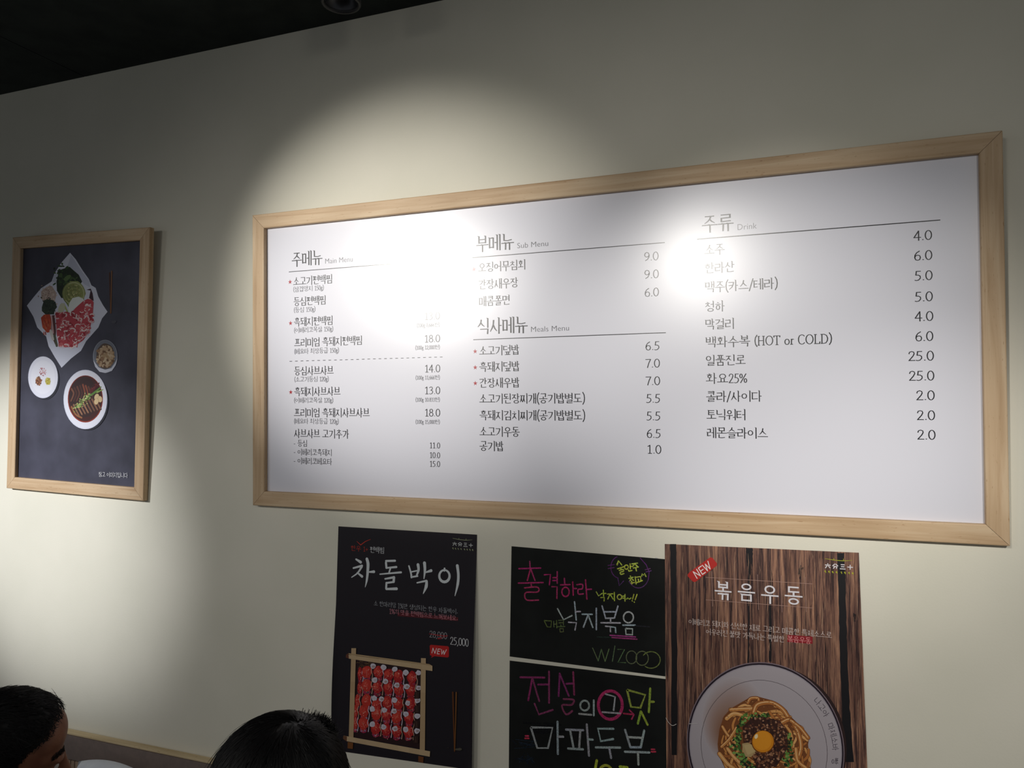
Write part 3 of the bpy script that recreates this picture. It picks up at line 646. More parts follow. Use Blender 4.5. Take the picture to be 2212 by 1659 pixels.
im.line([(1600+math.sin(t/20*2*math.pi)*66, 795-math.cos(t/20*2*math.pi)*76) for t in range(21)], [22+14*abs(math.sin(t/20*math.pi)) for t in range(21)], LG); im.line([(1602, 700), (1598, 730)], (26, 20), LG)
im.line([(480, 352), (528, 398), (590, 352), (655, 326)], (5, 14, 9, 4), (190, 52, 38))
write(im, '한우 1+', 402, 622, 437, 66, (176, 48, 36), (.1, .07), lat=.9); write(im, '편백찜', 648, 832, 458, 76, (190, 192, 196), (.1, .07))
write(im, '소 한마리당 1%만 생성되는 한우 차돌박이', 697, 1755, 1143, 62, (150, 152, 158), (.09, .065), lat=1.05)
im.blob(1765, 1268, 5, 5, (150, 152, 158), 6)
im.poly([(1000, 1262), (1775, 1324), (1775, 1372), (1000, 1308)], (84, 26, 34))
write(im, '1%의 맛을 편백찜으로 느껴보세요', 893, 1752, 1245, 62, (196, 128, 140), (.09, .065), lat=1.05); im.blob(1764, 1354, 5, 5, (196, 128, 140), 6)
def logo(ink, x0_, y0_, x1_, y1_, k, colL, colT, cap):
    # curved roof line, two ticks, four characters, a row of tiny marks
    w = x1_-x0_; s = (y1_-y0_)/w
    f = lambda u, v: (x0_+w*u, y0_+s*w*u+v*k)
    ink.line([f(0, -8), f(.3, 0), f(.65, 3), f(.97, -8)], (3, 6, 6, 2), colL, smooth=True)
    ink.line([f(.32, 0), f(.31, -16)], 5, colL); ink.line([f(.66, 0), f(.66, -16)], 5, colL)
    ch = [[[(0, .35), (1, .35)], [(.45, 0), (.55, .2)], [(.4, .5), (.05, 1)], [(.6, .5), (.95, .95)]],
          [[(.45, 0), (0, .5)], [(.55, 0), (1, .45)], [(.2, .55), (.8, .55)], [(.8, .55), (.7, 1)], [(.45, .55), (.15, 1)]],
          [[(.15, .08), (.85, .08)], [(.2, .5), (.8, .5)], [(0, .95), (1, .95)]], [[(0, .5), (1, .5)], [(.5, 0), (.5, 1)]]]
    for i, c in enumerate(ch):
        for st in c: ink.line([f(i*.265+x*.2, 38+y*48) for x, y in st], cap, colT, cap=False)
    for i, u in enumerate((.0, .13, .26, .4, .57, .7, .84, .97)):
        ink.blob(*f(u+.01, 118), 7, 9, colL, 6, .3); ink.blob(*f(u+.03, 128), 4, 7, colL, 6, .3)
logo(im, 1705, 320, 1965, 342, 1, (150, 158, 120), (196, 200, 200), 8)
im.zoom(690, 1350, 5.37)
write(im, '28,000', 1278, 1480, 103, 84, (168, 168, 172), (.07, .05), lat=.9); im.n += 8; im.line([(1275, 102), (1380, 120), (1490, 126)], (6, 9, 5), (170, 36, 40)); im.line([(1480, 130), (1400, 148), (1370, 160), (1420, 158)], (5, 7), (170, 36, 40), smooth=True)
write(im, '25,000', 1518, 1733, 180, 96, (206, 206, 210), (.086, .06), lat=.9)
im.poly([(1292, 230), (1490, 246), (1503, 258), (1502, 366), (1490, 377), (1335, 362), (1296, 381), (1306, 358), (1284, 350), (1280, 242)], (186, 34, 34))
for st in ([(1305, 325), (1318, 268)], [(1318, 268), (1340, 330)], [(1340, 330), (1358, 272)], [(1378, 278), (1366, 334)], [(1378, 278), (1404, 280)], [(1372, 305), (1396, 306)], [(1366, 334), (1392, 336)], [(1418, 284), (1420, 340)], [(1420, 340), (1442, 296)], [(1442, 296), (1446, 342)], [(1446, 342), (1474, 286)]): im.line(st, 8, (232, 226, 226))
im.zoom(720, 1390, 6.383)
im.poly([(320, 215), (1230, 355), (1200, 1450), (285, 1290)], (44, 24, 26))
for _ in range(40):
    x = random.uniform(330, 620); y = random.uniform(235, 330); im.line([(x, y), (x+random.uniform(-50, 50), y+random.uniform(-30, 30))], 4, (110, 84, 50))
def roll(x, y, w, h, mag):
    im.blob(x, y, w, h, random.choice([(176, 40, 38), (190, 52, 42), (168, 32, 36)]) if not mag else random.choice([(158, 44, 78), (140, 34, 66)]), 12, .1)
    im.blob(x-w*.25, y-h*.2, w*.55, h*.5, (204, 66, 54) if not mag else (150, 50, 80), 10, .2)
    for _ in range(16): im.line([(x+random.gauss(0, w*.4), y+random.gauss(0, h*.42)) for _ in range(2)], 3, random.choice([(222, 120, 100), (232, 170, 150), (120, 22, 26)]), cap=False) if random.random() < .3 else im.blob(x+random.gauss(0, w*.42), y+random.gauss(0, h*.42), 4, 8, random.choice([(222, 126, 112), (236, 180, 170), (130, 24, 30), (204, 70, 56)]), 5, .3, random.random()*3)
rows = [[(370, 420), (465, 390), (625, 395), (765, 430), (900, 450), (1085, 470)], [(365, 610), (465, 580), (610, 600), (760, 610), (910, 630), (1070, 640)], [(335, 790), (460, 790), (600, 840), (750, 810), (900, 830), (1070, 820)],
        [(310, 930), (425, 930), (600, 960), (740, 980), (880, 1010), (1050, 1020)], [(305, 1090), (420, 1100), (590, 1160), (735, 1180), (880, 1200), (1040, 1210)]]
whites = [[(555, 310), (700, 325), (850, 350), (1005, 400), (1180, 400)], [(580, 500), (725, 520), (880, 570), (1020, 590), (1180, 610)], [(570, 750), (670, 760), (850, 775), (1030, 820), (1165, 780)], [(545, 900), (710, 915), (845, 930), (1005, 970), (1165, 995)], [(545, 1110), (700, 1145), (855, 1170), (1000, 1180), (1160, 1200)]]
for ri, r in enumerate(rows):
    for k, (x, y) in enumerate(r):
        roll(x, y+88, 50 if k else 26, 44, True)
        for _ in range(3): im.blob(x+random.gauss(0, 26), y+94+random.gauss(0, 10), 10, 8, random.choice([(60, 74, 60), (50, 50, 70), (150, 150, 190)]), 6, .3)
    for k, (x, y) in enumerate(r):
        roll(x, y, 70 if k else 34, 90, False)
        x2 = x+(72 if k else 40)
        im.line([(x2, y-70), (x2-12, y-10), (x2+4, y+40), (x2-4, y+110)], (9, 12, 9, 14), random.choice([(206, 190, 206), (214, 200, 214), (196, 160, 140)]), smooth=True)
for r in whites:
    for x, y in r:
        im.blob(x, y, 38, 38, (206, 200, 212), 11, .16, random.random()); im.blob(x+6, y+4, 22, 18, random.choice([(186, 176, 186), (196, 188, 200), (168, 150, 150)]), 10, .2)
for x, y in ((1155, 690), (1155, 880), (1150, 1090), (1140, 1300)): im.poly([(x-30, y-30), (x+40, y-26), (x+36, y+70), (x-30, y+70)], (54, 34, 30)); im.line([(x, y-20), (x+4, y+60)], 6, (90, 64, 52))
ST = (196, 170, 134); ST2 = (186, 158, 122)
im.poly([(205, 1352), (280, 1365), (275, 1450), (203, 1440)], (120, 74, 36)); im.poly([(1178, 1545), (1252, 1560), (1245, 1640), (1178, 1625)], (110, 64, 34))
def stick(a, b, c_, d_, col, n=8):
    for i in range(n):
        t0, t1 = i/n, (i+1)/n; L = lambda p, q_, t_: (p[0]+(q_[0]-p[0])*t_, p[1]+(q_[1]-p[1])*t_)
        j = random.uniform(-4, 4); im.raw([im.P(*L(a, b, t0)), im.P(*L(a, b, t1)), im.P(*L(d_, c_, t1)), im.P(*L(d_, c_, t0))], tuple(v+j for v in col))
    im.n += 1
stick((256, 62), (220, 1290), (284, 1300), (321, 62), ST2); stick((1215, 198), (1198, 1460), (1268, 1475), (1282, 200), ST2)
stick((190, 150), (1372, 305), (1372, 376), (218, 205), ST); im.poly([(215, 128), (222, 205), (178, 190), (182, 152)], (96, 56, 40)); stick((218, 130), (1330, 280), (1372, 305), (220, 150), (176, 150, 114))
stick((150, 1266), (1340, 1482), (1336, 1556), (190, 1342), ST); im.poly([(145, 1266), (196, 1276), (192, 1345), (140, 1310)], (110, 72, 50))
im.zoom(690, 1350, 5.37)
im.line([(1552, 780), (1562, 1130), (1572, 1460)], (22, 18, 16), (96, 54, 26)); im.line([(1592, 780), (1585, 1100), (1574, 1450)], (16, 12, 10), (130, 84, 40))
im.blob(1620, 1440, 34, 16, (84, 80, 70), 10, .3); im.blob(1500, 1418, 10, 6, (50, 46, 42), 8, .3)
im.build('printed_artwork', M_print, post)

# ---- two chalk-marker sheets
YC = -.0012
def flat(y): return lambda x, z: y
cc = [W(1105, 1180, YC), W(1437, 1208, YC), W(1437, 1461, YC), W(1101, 1418, YC)]
ch1 = thing('chalk_sign', 'upper black handwritten sign with pink and white chalk letters and a purple speech bubble', 'sign', ((cc[0][0]+cc[1][0])/2, 0, cc[2][1]))
sheet('paper', cc, M_black, ch1, flat(YC))
ic = Ink(YC).zoom(1080, 1160, 5.821)
PK = (196, 62, 120); WC = (196, 204, 214); YL = (202, 218, 92); PU = (112, 62, 128); GR = (112, 130, 92); DK = (58, 60, 54)
def L(ink, col, w, *sts):
    for st in sts:
        ink.line(st, w, tuple(max(0, v+random.uniform(-8, 8)) for v in col), smooth=len(st) > 5)
def arc(cx_, cy_, rx, ry, a0, a1, n=18): return [(cx_+math.cos(math.radians(a0+(a1-a0)*i/n))*rx, cy_+math.sin(math.radians(a0+(a1-a0)*i/n))*ry) for i in range(n+1)]
L(ic, PK, 18, [(375, 308), (380, 395)], [(238, 398), (512, 390)], [(385, 395), (345, 545)], [(385, 395), (440, 545)], [(232, 580), (542, 572)], [(390, 580), (398, 632)], [(310, 640), (470, 630), (475, 690), (325, 700), (335, 790), (485, 792)])
L(ic, PK, 18, [(558, 475), (635, 470), (622, 600)], [(720, 436), (720, 580)], [(668, 512), (718, 510)], [(665, 548), (718, 545)], [(655, 625), (718, 625), (716, 772)])
L(ic, PK, 18, [(810, 520), (815, 590)], [(762, 602), (880, 598)], arc(825, 690, 46, 58, 0, 360), [(915, 565), (922, 730)], [(925, 648), (962, 648)], [(968, 600), (1036, 596), (1034, 650), (985, 660), (988, 716), (1048, 714)], [(1076, 540), (1085, 660), (1094, 780)], [(1085, 660), (1150, 656)])
L(ic, YL, 15, [(1470, 345), (1490, 298), (1532, 352)], [(1490, 300), (1475, 350)], [(1478, 400), (1560, 372)], [(1518, 385), (1522, 408)], [(1500, 420), (1548, 408), (1552, 430), (1515, 442), (1520, 468), (1558, 460)], arc(1590, 378, 24, 26, 0, 360, 12), [(1636, 338), (1640, 400)], [(1640, 372), (1662, 368)], [(1616, 415), (1620, 430), (1660, 420)], [(1660, 338), (1730, 328)], [(1696, 335), (1668, 370)], [(1696, 340), (1726, 366)], [(1676, 390), (1740, 376)], [(1708, 384), (1716, 425)])
L(ic, YL, 15, [(1640, 490), (1646, 510)], [(1622, 520), (1676, 505)], [(1650, 515), (1636, 550)], [(1652, 520), (1680, 545)], [(1656, 556), (1660, 590)], [(1640, 580), (1690, 572)], [(1700, 500), (1712, 590)], [(1716, 505), (1768, 498), (1772, 548)], [(1740, 530), (1745, 566)], [(1722, 572), (1790, 548)], [(1782, 490), (1790, 462), (1806, 480), (1818, 456), (1836, 496)])
L(ic, PU, 11, arc(1500, 380, 105, 135, 255, 100), [(1482, 510), (1500, 612), (1556, 552)], arc(1740, 470, 135, 170, 150, 20), [(1866, 530), (1876, 440), (1840, 350), (1765, 266)], [(1360, 358), (1436, 346)], [(1362, 396), (1436, 384)], [(1826, 412), (1890, 396)], [(1836, 440), (1902, 424)])
L(ic, YL, 14, [(1212, 690), (1240, 740), (1286, 708)], [(1300, 668), (1304, 742)], [(1304, 712), (1332, 708)], [(1268, 762), (1312, 758), (1310, 804)], [(1352, 718), (1418, 714)], [(1384, 720), (1356, 780)], [(1386, 722), (1424, 780)], [(1438, 696), (1440, 800)], arc(1504, 754, 28, 30, 0, 360, 14), [(1572, 722), (1572, 806)], [(1540, 744), (1568, 742)], [(1540, 768), (1568, 768)], [(1592, 780), (1608, 766), (1628, 782), (1648, 766)], [(1684, 722), (1668, 780)], [(1662, 800), (1664, 804)], [(1724, 722), (1700, 790)], [(1688, 816), (1690, 820)])
L(ic, WC, 19, [(725, 902), (800, 1040), (905, 988)], [(938, 815), (960, 1044)], [(950, 938), (1010, 936)], [(864, 1072), (962, 1078), (944, 1168)], [(1034, 970), (1160, 972)], [(1110, 975), (1050, 1132)], [(1112, 985), (1168, 1136)], [(1212, 896), (1212, 1164)])
L(ic, WC, 19, [(1284, 866), (1330, 1022)], [(1484, 868), (1440, 1018)], [(1312, 940), (1462, 940)], [(1330, 1022), (1440, 1018)], [(1390, 1024), (1392, 1072)], [(1272, 1078), (1512, 1080)], [(1328, 1122), (1388, 1126), (1390, 1190)], [(1400, 1130), (1452, 1136), (1456, 1200)], arc(1616, 1010, 62, 68, 0, 360), [(1546, 1108), (1700, 1108)], [(1580, 1150), (1668, 1154), (1666, 1228), (1586, 1224), (1580, 1150)])
L(ic, (118, 128, 82), 13, [(555, 1050), (596, 1130), (640, 1132), (650, 1056), (555, 1050)], [(676, 1062), (680, 1130)], [(712, 1050), (716, 1142)], [(680, 1096), (714, 1094)], [(738, 1048), (800, 1044), (798, 1104)], [(742, 1080), (796, 1076)], [(766, 1104), (768, 1124)], [(724, 1128), (816, 1124)], [(752, 1152), (796, 1150), (798, 1190), (758, 1194), (752, 1152)])
L(ic, (186, 74, 148), 16, [(1385, 1235), (1704, 1256)], [(1400, 1262), (1722, 1284)]); L(ic, DK, 14, [(1224, 1256), (1400, 1262)], [(1700, 1116), (1880, 1128)])
L(ic, GR, 12, [(1166, 1396), (1236, 1556)], [(1236, 1556), (1276, 1410)], [(1276, 1410), (1322, 1564)], [(1322, 1564), (1372, 1408)], [(1446, 1370), (1414, 1564)], [(1482, 1412), (1568, 1412), (1484, 1576), (1580, 1580)], arc(1655, 1512, 66, 80, 0, 360, 22), arc(1788, 1524, 78, 88, 0, 360, 22)); L(ic, (128, 146, 76), 12, arc(1900, 1545, 115, 104, 215, 490, 24))
ic.blob(1964, 264, 14, 6, (235, 235, 235), 8)
ic.build('chalk_lettering', M_chalk, ch1)
cc = [W(1101, 1427, YC), W(1438, 1467, YC), W(1440, 1720, YC), W(1099, 1680, YC)]
ch2 = thing('chalk_sign', 'lower black handwritten sign with a pink ring around one white letter, cut off below', 'sign', ((cc[0][0]+cc[1][0])/2, 0, cc[2][1]))
sheet('paper', cc, M_black, ch2, flat(YC))
ic = Ink(YC).zoom(1080, 1400, 5.821); P2 = (150, 62, 112); W2 = (172, 180, 186)
for k in range(36): ic.line([(130+random.uniform(0, 300), 1200+random.gauss(0, 30)+(0 if k % 2 else 180)), (180+random.uniform(0, 300), 1215+random.gauss(0, 30)+(0 if k % 2 else 200))], 7, random.choice([(34, 44, 58), (28, 36, 48), (44, 56, 72)]))
for _ in range(12):
    x = random.uniform(130, 800); y = random.uniform(930, 1060); ic.line([(x, y), (x+200, y+random.uniform(-10, 30))], 26, (27, 28, 31))
L(ic, P2, 24, [(256, 366), (560, 370)], [(405, 385), (356, 655)], [(412, 390), (494, 666)], [(480, 458), (600, 456)], [(618, 294), (618, 688)], [(436, 700), (490, 834), (664, 776)])
L(ic, P2, 24, [(752, 320), (738, 602)], [(752, 322), (866, 600)], [(836, 448), (920, 444)], [(922, 302), (934, 584)], [(800, 640), (926, 650), (900, 712), (782, 720), (832, 832), (910, 790)])
L(ic, W2, 24, arc(1066, 722, 56, 62, 0, 360), [(1180, 656), (1180, 846)], [(996, 826), (1148, 838)])
L(ic, (192, 58, 112), 38, arc(1388, 716, 150, 178, 0, 360, 36)); L(ic, W2, 22, [(1332, 578), (1448, 612), (1430, 780)], [(1290, 804), (1510, 820)])
L(ic, (186, 58, 96), 20, [(1556, 822), (1676, 834)], [(1630, 780), (1686, 836), (1656, 892)])
L(ic, (158, 176, 70), 28, [(1598, 524), (1828, 588), (1766, 750), (1648, 738), (1598, 524)], [(1890, 508), (1872, 804)], [(1886, 674), (1934, 674)], [(1772, 796), (1734, 948)], [(1776, 800), (1856, 962)])
L(ic, W2, 28, [(388, 996), (662, 1000), (604, 1256), (470, 1256), (388, 996)], [(724, 926), (728, 1330)], [(736, 1112), (796, 1114)], [(832, 1024), (1048, 1032)], [(884, 1040), (926, 1254)], [(1010, 1044), (996, 1258)], [(858, 1262), (1044, 1272)], [(1092, 960), (1120, 1352)], [(1110, 1146), (1166, 1150)])
L(ic, W2, 28, [(1426, 1014), (1232, 1012), (1268, 1170), (1424, 1142)], [(1206, 1248), (1512, 1250)], [(1376, 1262), (1398, 1380)], [(1574, 1028), (1640, 1244)], [(1814, 1036), (1772, 1240)], [(1608, 1118), (1790, 1128)], [(1640, 1246), (1772, 1246)], [(1572, 1302), (1878, 1312)], [(1736, 1316), (1742, 1464)])
L(ic, (214, 70, 96), 20, [(322, 1104), (358, 1104)], [(316, 1134), (362, 1134)], [(1906, 1272), (1944, 1272)], [(1906, 1302), (1956, 1302)])
L(ic, (196, 206, 70), 34, [(1218, 1412), (1196, 1530)], arc(1330, 1560, 78, 86, 0, 360), [(1510, 1490), (1600, 1500)])
ic.build('chalk_lettering', M_chalk, ch2)

# ---- wood-grain noodle poster
YW = -.0024
wc = [W(1436, 1175, YW), W(1855, 1194, YW), W(1876, 1720, YW), W(1440, 1720, YW)]
noo = thing('noodle_poster', 'brown wood-grain poster showing a bowl of noodles with an egg yolk', 'poster', ((wc[0][0]+wc[1][0])/2, 0, wc[2][1]))
m = mat('printed_wood_grain', (110, 76, 54), .5, .35); n, l, b = nodes(m)
tc = n.new('ShaderNodeTexCoord'); mp = n.new('ShaderNodeMapping'); mp.inputs['Scale'].default_value = (1, 1, .045); l.new(tc.outputs['Object'], mp.inputs[0])
t1 = n.new('ShaderNodeTexNoise'); t1.inputs['Scale'].default_value = 150; t1.inputs['Detail'].default_value = 9; t1.inputs['Roughness'].default_value = .72; t1.inputs['Distortion'].default_value = .35
l.new(mp.outputs[0], t1.inputs['Vector'])
r = n.new('ShaderNodeValToRGB'); e = r.color_ramp.elements; e[0].position = .34; e[0].color = (*lin((34, 24, 28)), 1); e[1].position = .70; e[1].color = (*lin((200, 160, 130)), 1)
for p_, c_ in ((.42, (72, 50, 48)), (.5, (118, 86, 74)), (.6, (156, 118, 96))): k = e.new(p_); k.color = (*lin(c_), 1)
l.new(t1.outputs['Fac'], r.inputs[0])
mp2 = n.new('ShaderNodeMapping'); mp2.inputs['Scale'].default_value = (1, 1, .12); l.new(tc.outputs['Object'], mp2.inputs[0])
t2 = n.new('ShaderNodeTexNoise'); t2.inputs['Scale'].default_value = 22; t2.inputs['Detail'].default_value = 3; l.new(mp2.outputs[0], t2.inputs['Vector'])
r2 = n.new('ShaderNodeValToRGB'); r2.color_ramp.elements[0].position = .35; r2.color_ramp.elements[1].position = .6; r2.color_ramp.elements[0].color = (.55, .48, .5, 1); r2.color_ramp.elements[1].color = (1.1, 1.05, 1, 1)
mx = n.new('ShaderNodeMix'); mx.data_type = 'RGBA'; mx.blend_type = 'MULTIPLY'; mx.inputs[0].default_value = 1
l.new(t2.outputs['Fac'], r2.inputs[0]); l.new(r.outputs[0], mx.inputs[6]); l.new(r2.outputs[0], mx.inputs[7]); l.new(mx.outputs[2], b.inputs['Base Color'])
sheet('paper', wc, m, noo, flat(YW))
iw = Ink(YW).zoom(1420, 1160, 4.608)
def gap_(ptsL, wL, col):
    out = []; back = []
    for i in range(len(ptsL)-1):
        for k in range(10):
            t = k/10; x = ptsL[i][0]+(ptsL[i+1][0]-ptsL[i][0])*t; y = ptsL[i][1]+(ptsL[i+1][1]-ptsL[i][1])*t; w = wL[i]+(wL[i+1]-wL[i])*t
            out.append((x+random.uniform(-3, 3), y)); back.append((x+w+random.uniform(-4, 4), y))
    for i in range(len(out)-1): iw.raw([iw.P(*out[i]), iw.P(*back[i]), iw.P(*back[i+1]), iw.P(*out[i+1])], col)
    iw.n += 1
DKB = (22, 20, 24)
gap_([(125, 70), (135, 500), (140, 1000), (140, 2300)], (66, 56, 58, 56), DKB); gap_([(878, 110), (900, 300), (915, 420)], (72, 46, 2), DKB); gap_([(905, 300), (905, 900), (898, 1250), (900, 1300)], (14, 10, 16, 8), DKB)
gap_([(1130, 330), (1110, 700), (1110, 1300)], (8, 22, 26), DKB); gap_([(1788, 160), (1805, 600), (1815, 1100), (1835, 1700), (1850, 2300)], (72, 72, 74, 80, 110), DKB)
for _ in range(22): iw.blob(random.gauss(1425, 9), random.gauss(345, 26), 5, 13, random.choice([DKB, (50, 32, 30)]), 7, .4)
for _ in range(16): iw.blob(random.gauss(1965, 7), random.gauss(790, 22), 5, 12, random.choice([DKB, (50, 32, 30)]), 7, .4)
for k in range(520):      # single fibres of the printed boards
    x = random.uniform(80, 2010); y = random.uniform(150, 1900); h = random.uniform(60, 420); dx = random.uniform(-8, 8)
    if any(a_ < x < b_ for a_, b_ in ((110, 220), (1770, 1930))): continue
    if y+h > 1980 and False: continue
    xw = x+max(0, y-900)*.02
    iw.line([(xw, y), (xw+dx, y+h*.5), (xw+dx*.3, y+h)], (1, random.uniform(2, 6), 1), random.choice([(52, 34, 34), (38, 26, 28), (66, 42, 38), (168, 132, 108), (146, 112, 92), (186, 148, 122)]), cap=False)
iw.poly([(302, 372), (320, 350), (525, 202), (548, 206), (594, 262), (592, 284), (380, 446), (355, 444), (304, 392)], (184, 42, 36))
def slanted(u, v, a_=math.radians(-35.5)): return (449+u*math.cos(a_)-v*math.sin(a_), 326+u*math.sin(a_)+v*math.cos(a_))
for st in ([(-92, 38), (-86, -38)], [(-86, -38), (-50, 38)], [(-50, 38), (-44, -38)], [(-22, -38), (-26, 38)], [(-22, -37), (14, -37)], [(-24, 0), (10, 0)], [(-26, 37), (10, 37)], [(26, -38), (36, 38)], [(36, 38), (56, -30)], [(56, -30), (68, 38)], [(68, 38), (94, -38)]):
    iw.line([slanted(*p) for p in st], 9, (236, 226, 222))
LN = (176, 140, 128)
for a_, b_ in (((480, 400), (1545, 466)), ((482, 624), (1550, 706)), ((543, 340), (550, 690)), ((766, 360), (778, 712)), ((997, 372), (1008, 724)), ((1233, 382), (1242, 748)), ((1473, 396), (1482, 745))): iw.line([a_, b_], 4, LN, cap=False)
for s, a_, b_, y, h in (('볶', 578, 732, 530, 165), ('음', 808, 966, 545, 165), ('우', 1040, 1200, 562, 168), ('동', 1275, 1438, 578, 168)): write(iw, s, a_, b_, y, h, (226, 222, 228), (.105, .088), gap=0)
write(iw, '이베리코 돼지와 신선한 재료 그리고 매콤한 특제소스로', 312, 1738, 840, 60, (206, 188, 182), (.085, .06))
iw.poly([(1296, 972), (1545, 990), (1545, 1062), (1292, 1042)], (140, 30, 38))
write(iw, '어우러진 불맛 가득나는 특별한', 484, 1266, 940, 60, (206, 188, 182), (.085, .06)); write(iw, '볶음우동', 1296, 1532, 1012, 62, (226, 150, 150), (.085, .06))
logo(iw, 1668, 222, 1948, 240, 1, (176, 178, 50), (222, 216, 220), 9)
iw.zoom(1420, 1400, 4.608)
ECX, ECY, ERX, ERY = 1078, 985, 785, 845
iw.blob(ECX+20, ECY+30, ERX*1.0, ERY*1.0, (46, 30, 30), 64)
def ell(f_, col, n=72, dx=0, dy=0):
    a_ = -.20
    pts = []
    for i in range(n):
        t = 2*math.pi*i/n; x = math.cos(t)*ERX*f_; y = math.sin(t)*ERY*f_
        pts.append((ECX+dx+x, ECY+dy+y+x*.085))
    iw.poly(pts, col)
ell(1.0, (128, 112, 120)); ell(.988, (34, 24, 36)); ell(.968, (158, 150, 160)); ell(.955, (172, 164, 170))
for k in range(26): # warm sauce tint on the left inside of the bowl
    iw.blob(770-k*2, 720+k*5, 330-k*10, 440-k*14, tuple(int(a_+(b_-a_)*k/25) for a_, b_ in zip((174, 165, 170), (132, 92, 70))), 40)
iw.line([(ECX-15+math.cos(t/60*2*math.pi)*ERX*.80, ECY+10+math.sin(t/60*2*math.pi)*ERY*.80+math.cos(t/60*2*math.pi)*ERX*.8*.085) for t in range(61)], 4, (66, 54, 60), cap=False)
# lettering round the rim
rt_ = '나고야 마제소바 빵 지는'
for i, ch in enumerate(rt_):
    if ch == ' ': continue
    a_ = math.radians(-42+i*5.35); rr = .885
    x = ECX+math.cos(a_)*ERX*rr; y = ECY+math.sin(a_)*ERY*rr+math.cos(a_)*ERX*rr*.085
    n0 = iw.n
    for si, st in enumerate(syllable(ch)):
        iw.n = n0+si % 6; ang = a_+math.pi/2
        pp = [(x+((u-.5)*math.cos(ang)-(v-.5)*math.sin(ang))*66, y+((u-.5)*math.sin(ang)+(v-.5)*math.cos(ang))*66) for u, v in st]
        iw.line(pp, 5, (76, 68, 78), cap=False)
    iw.n = n0+6
noodA = [(730, 600), (900, 500), (1000, 480), (1150, 520), (1260, 600), (1330, 680), (1420, 770), (1510, 890), (1500, 960), (1520, 1100), (1530, 1250), (1500, 1400), (900, 1500), (700, 1250), (610, 1060), (600, 950), (620, 800), (660, 680)]
iw.poly(noodA, (120, 70, 36))
NC = [(196, 132, 70), (178, 112, 56), (210, 150, 86), (160, 96, 48), (222, 166, 104)]
for x, y in scatter(noodA, 120):
    ang = math.atan2(y-980, x-1070)+math.pi/2+random.gauss(0, .5); Ln = random.uniform(90, 220); cv = random.uniform(.15, .5)
    p0 = (x-math.cos(ang)*Ln*.5, y-math.sin(ang)*Ln*.5); p2 = (x+math.cos(ang)*Ln*.5, y+math.sin(ang)*Ln*.5); ox, oy = (x-1070)*cv*.2, (y-980)*cv*.2
    mid = (x+ox, y+oy); w = random.uniform(18, 30)
    if not (inside(p0, noodA) and inside(p2, noodA)): continue
    iw.line([p0, mid, p2], (w*.8+5, w+7, w*.8+5), (96, 50, 26), smooth=True); iw.line([p0, mid, p2], (w*.8, w, w*.7), random.choice(NC), smooth=True)
for pts, w in (([(730, 612), (850, 604), (945, 600)], 34), ([(900, 545), (930, 500), (1000, 495), (1010, 520)], 26), ([(960, 640), (1000, 560), (1130, 540), (1240, 600), (1300, 680)], 40), ([(690, 700), (760, 650), (840, 665)], 36), ([(650, 780), (700, 860), (790, 960)], 28), ([(790, 790), (720, 900), (640, 980)], 26), ([(1240, 740), (1320, 710), (1380, 790), (1420, 900), (1430, 1000), (1400, 1100)], 38), ([(1330, 720), (1420, 790), (1500, 890)], 34), ([(700, 1000), (780, 1100), (880, 1190)], 34), ([(1380, 1000), (1400, 1120), (1480, 1190)], 34), ([(620, 1050), (700, 1150), (760, 1194)], 40)):
    iw.line(pts, w+9, (104, 56, 28), smooth=True); iw.line(pts, w, random.choice(NC[:3]), smooth=True); iw.line([(x-3, y-5) for x, y in pts], w*.25, (228, 184, 130), smooth=True)
for x, y in scatter(noodA, 240): iw.blob(x, y, random.uniform(3, 8), random.uniform(2, 6), random.choice([(110, 58, 32), (140, 76, 40), (80, 44, 28), (226, 180, 120)]), 5, .4)
green = [(850, 660), (900, 640), (1000, 640), (1150, 670), (1160, 700), (900, 720), (840, 800), (830, 950), (900, 1100), (1000, 1194), (850, 1180), (720, 980), (760, 900), (800, 760)]
green2 = [(1240, 800), (1330, 860), (1340, 960), (1350, 1100), (1300, 1190), (1240, 1100), (1280, 960)]
for x, y in scatter(green, 150)+scatter(green2, 60): iw.blob(x, y, random.uniform(9, 22), random.uniform(7, 16), random.choice([(66, 98, 42), (92, 132, 58), (40, 62, 30), (120, 156, 78), (30, 44, 26)]), 7, .25, random.random()*3)
mince = [(850, 780), (930, 700), (1060, 680), (1220, 720), (1290, 820), (1300, 980), (1250, 1080), (1180, 1180), (1000, 1194), (940, 1060), (860, 940)]
iw.poly(mince, (60, 34, 26))
for x, y in scatter(mince, 420): iw.blob(x, y, random.uniform(7, 17), random.uniform(6, 13), random.choice([(96, 58, 40), (128, 82, 58), (64, 38, 32), (150, 106, 76), (80, 46, 38), (44, 26, 26), (172, 128, 100)]), 6, .3, random.random()*3)
iw.poly([(845, 945), (900, 935), (960, 965), (990, 1030), (930, 1080), (880, 1075), (850, 1010)], (176, 150, 104)); iw.poly([(860, 960), (930, 950), (980, 1020), (900, 1060)], (190, 166, 118))
iw.blob(1052, 930, 114, 116, (110, 58, 14), 28); iw.blob(1052, 924, 107, 108, (210, 132, 26), 28); iw.blob(1046, 916, 92, 94, (222, 146, 36), 28); iw.blob(985, 876, 16, 24, (240, 222, 180), 10, .15, .3)
for _ in range(16): iw.blob(random.uniform(960, 1160), random.gauss(1050, 10), 10, 8, random.choice([(96, 58, 40), (150, 106, 76)]), 6, .3)
iw.line([(88, 690), (110, 730), (150, 765), (190, 752)], 5, (214, 206, 200), smooth=True); iw.line([(320, 748), (400, 745)], 5, (200, 196, 196))
iw.build('printed_artwork', M_print, noo)

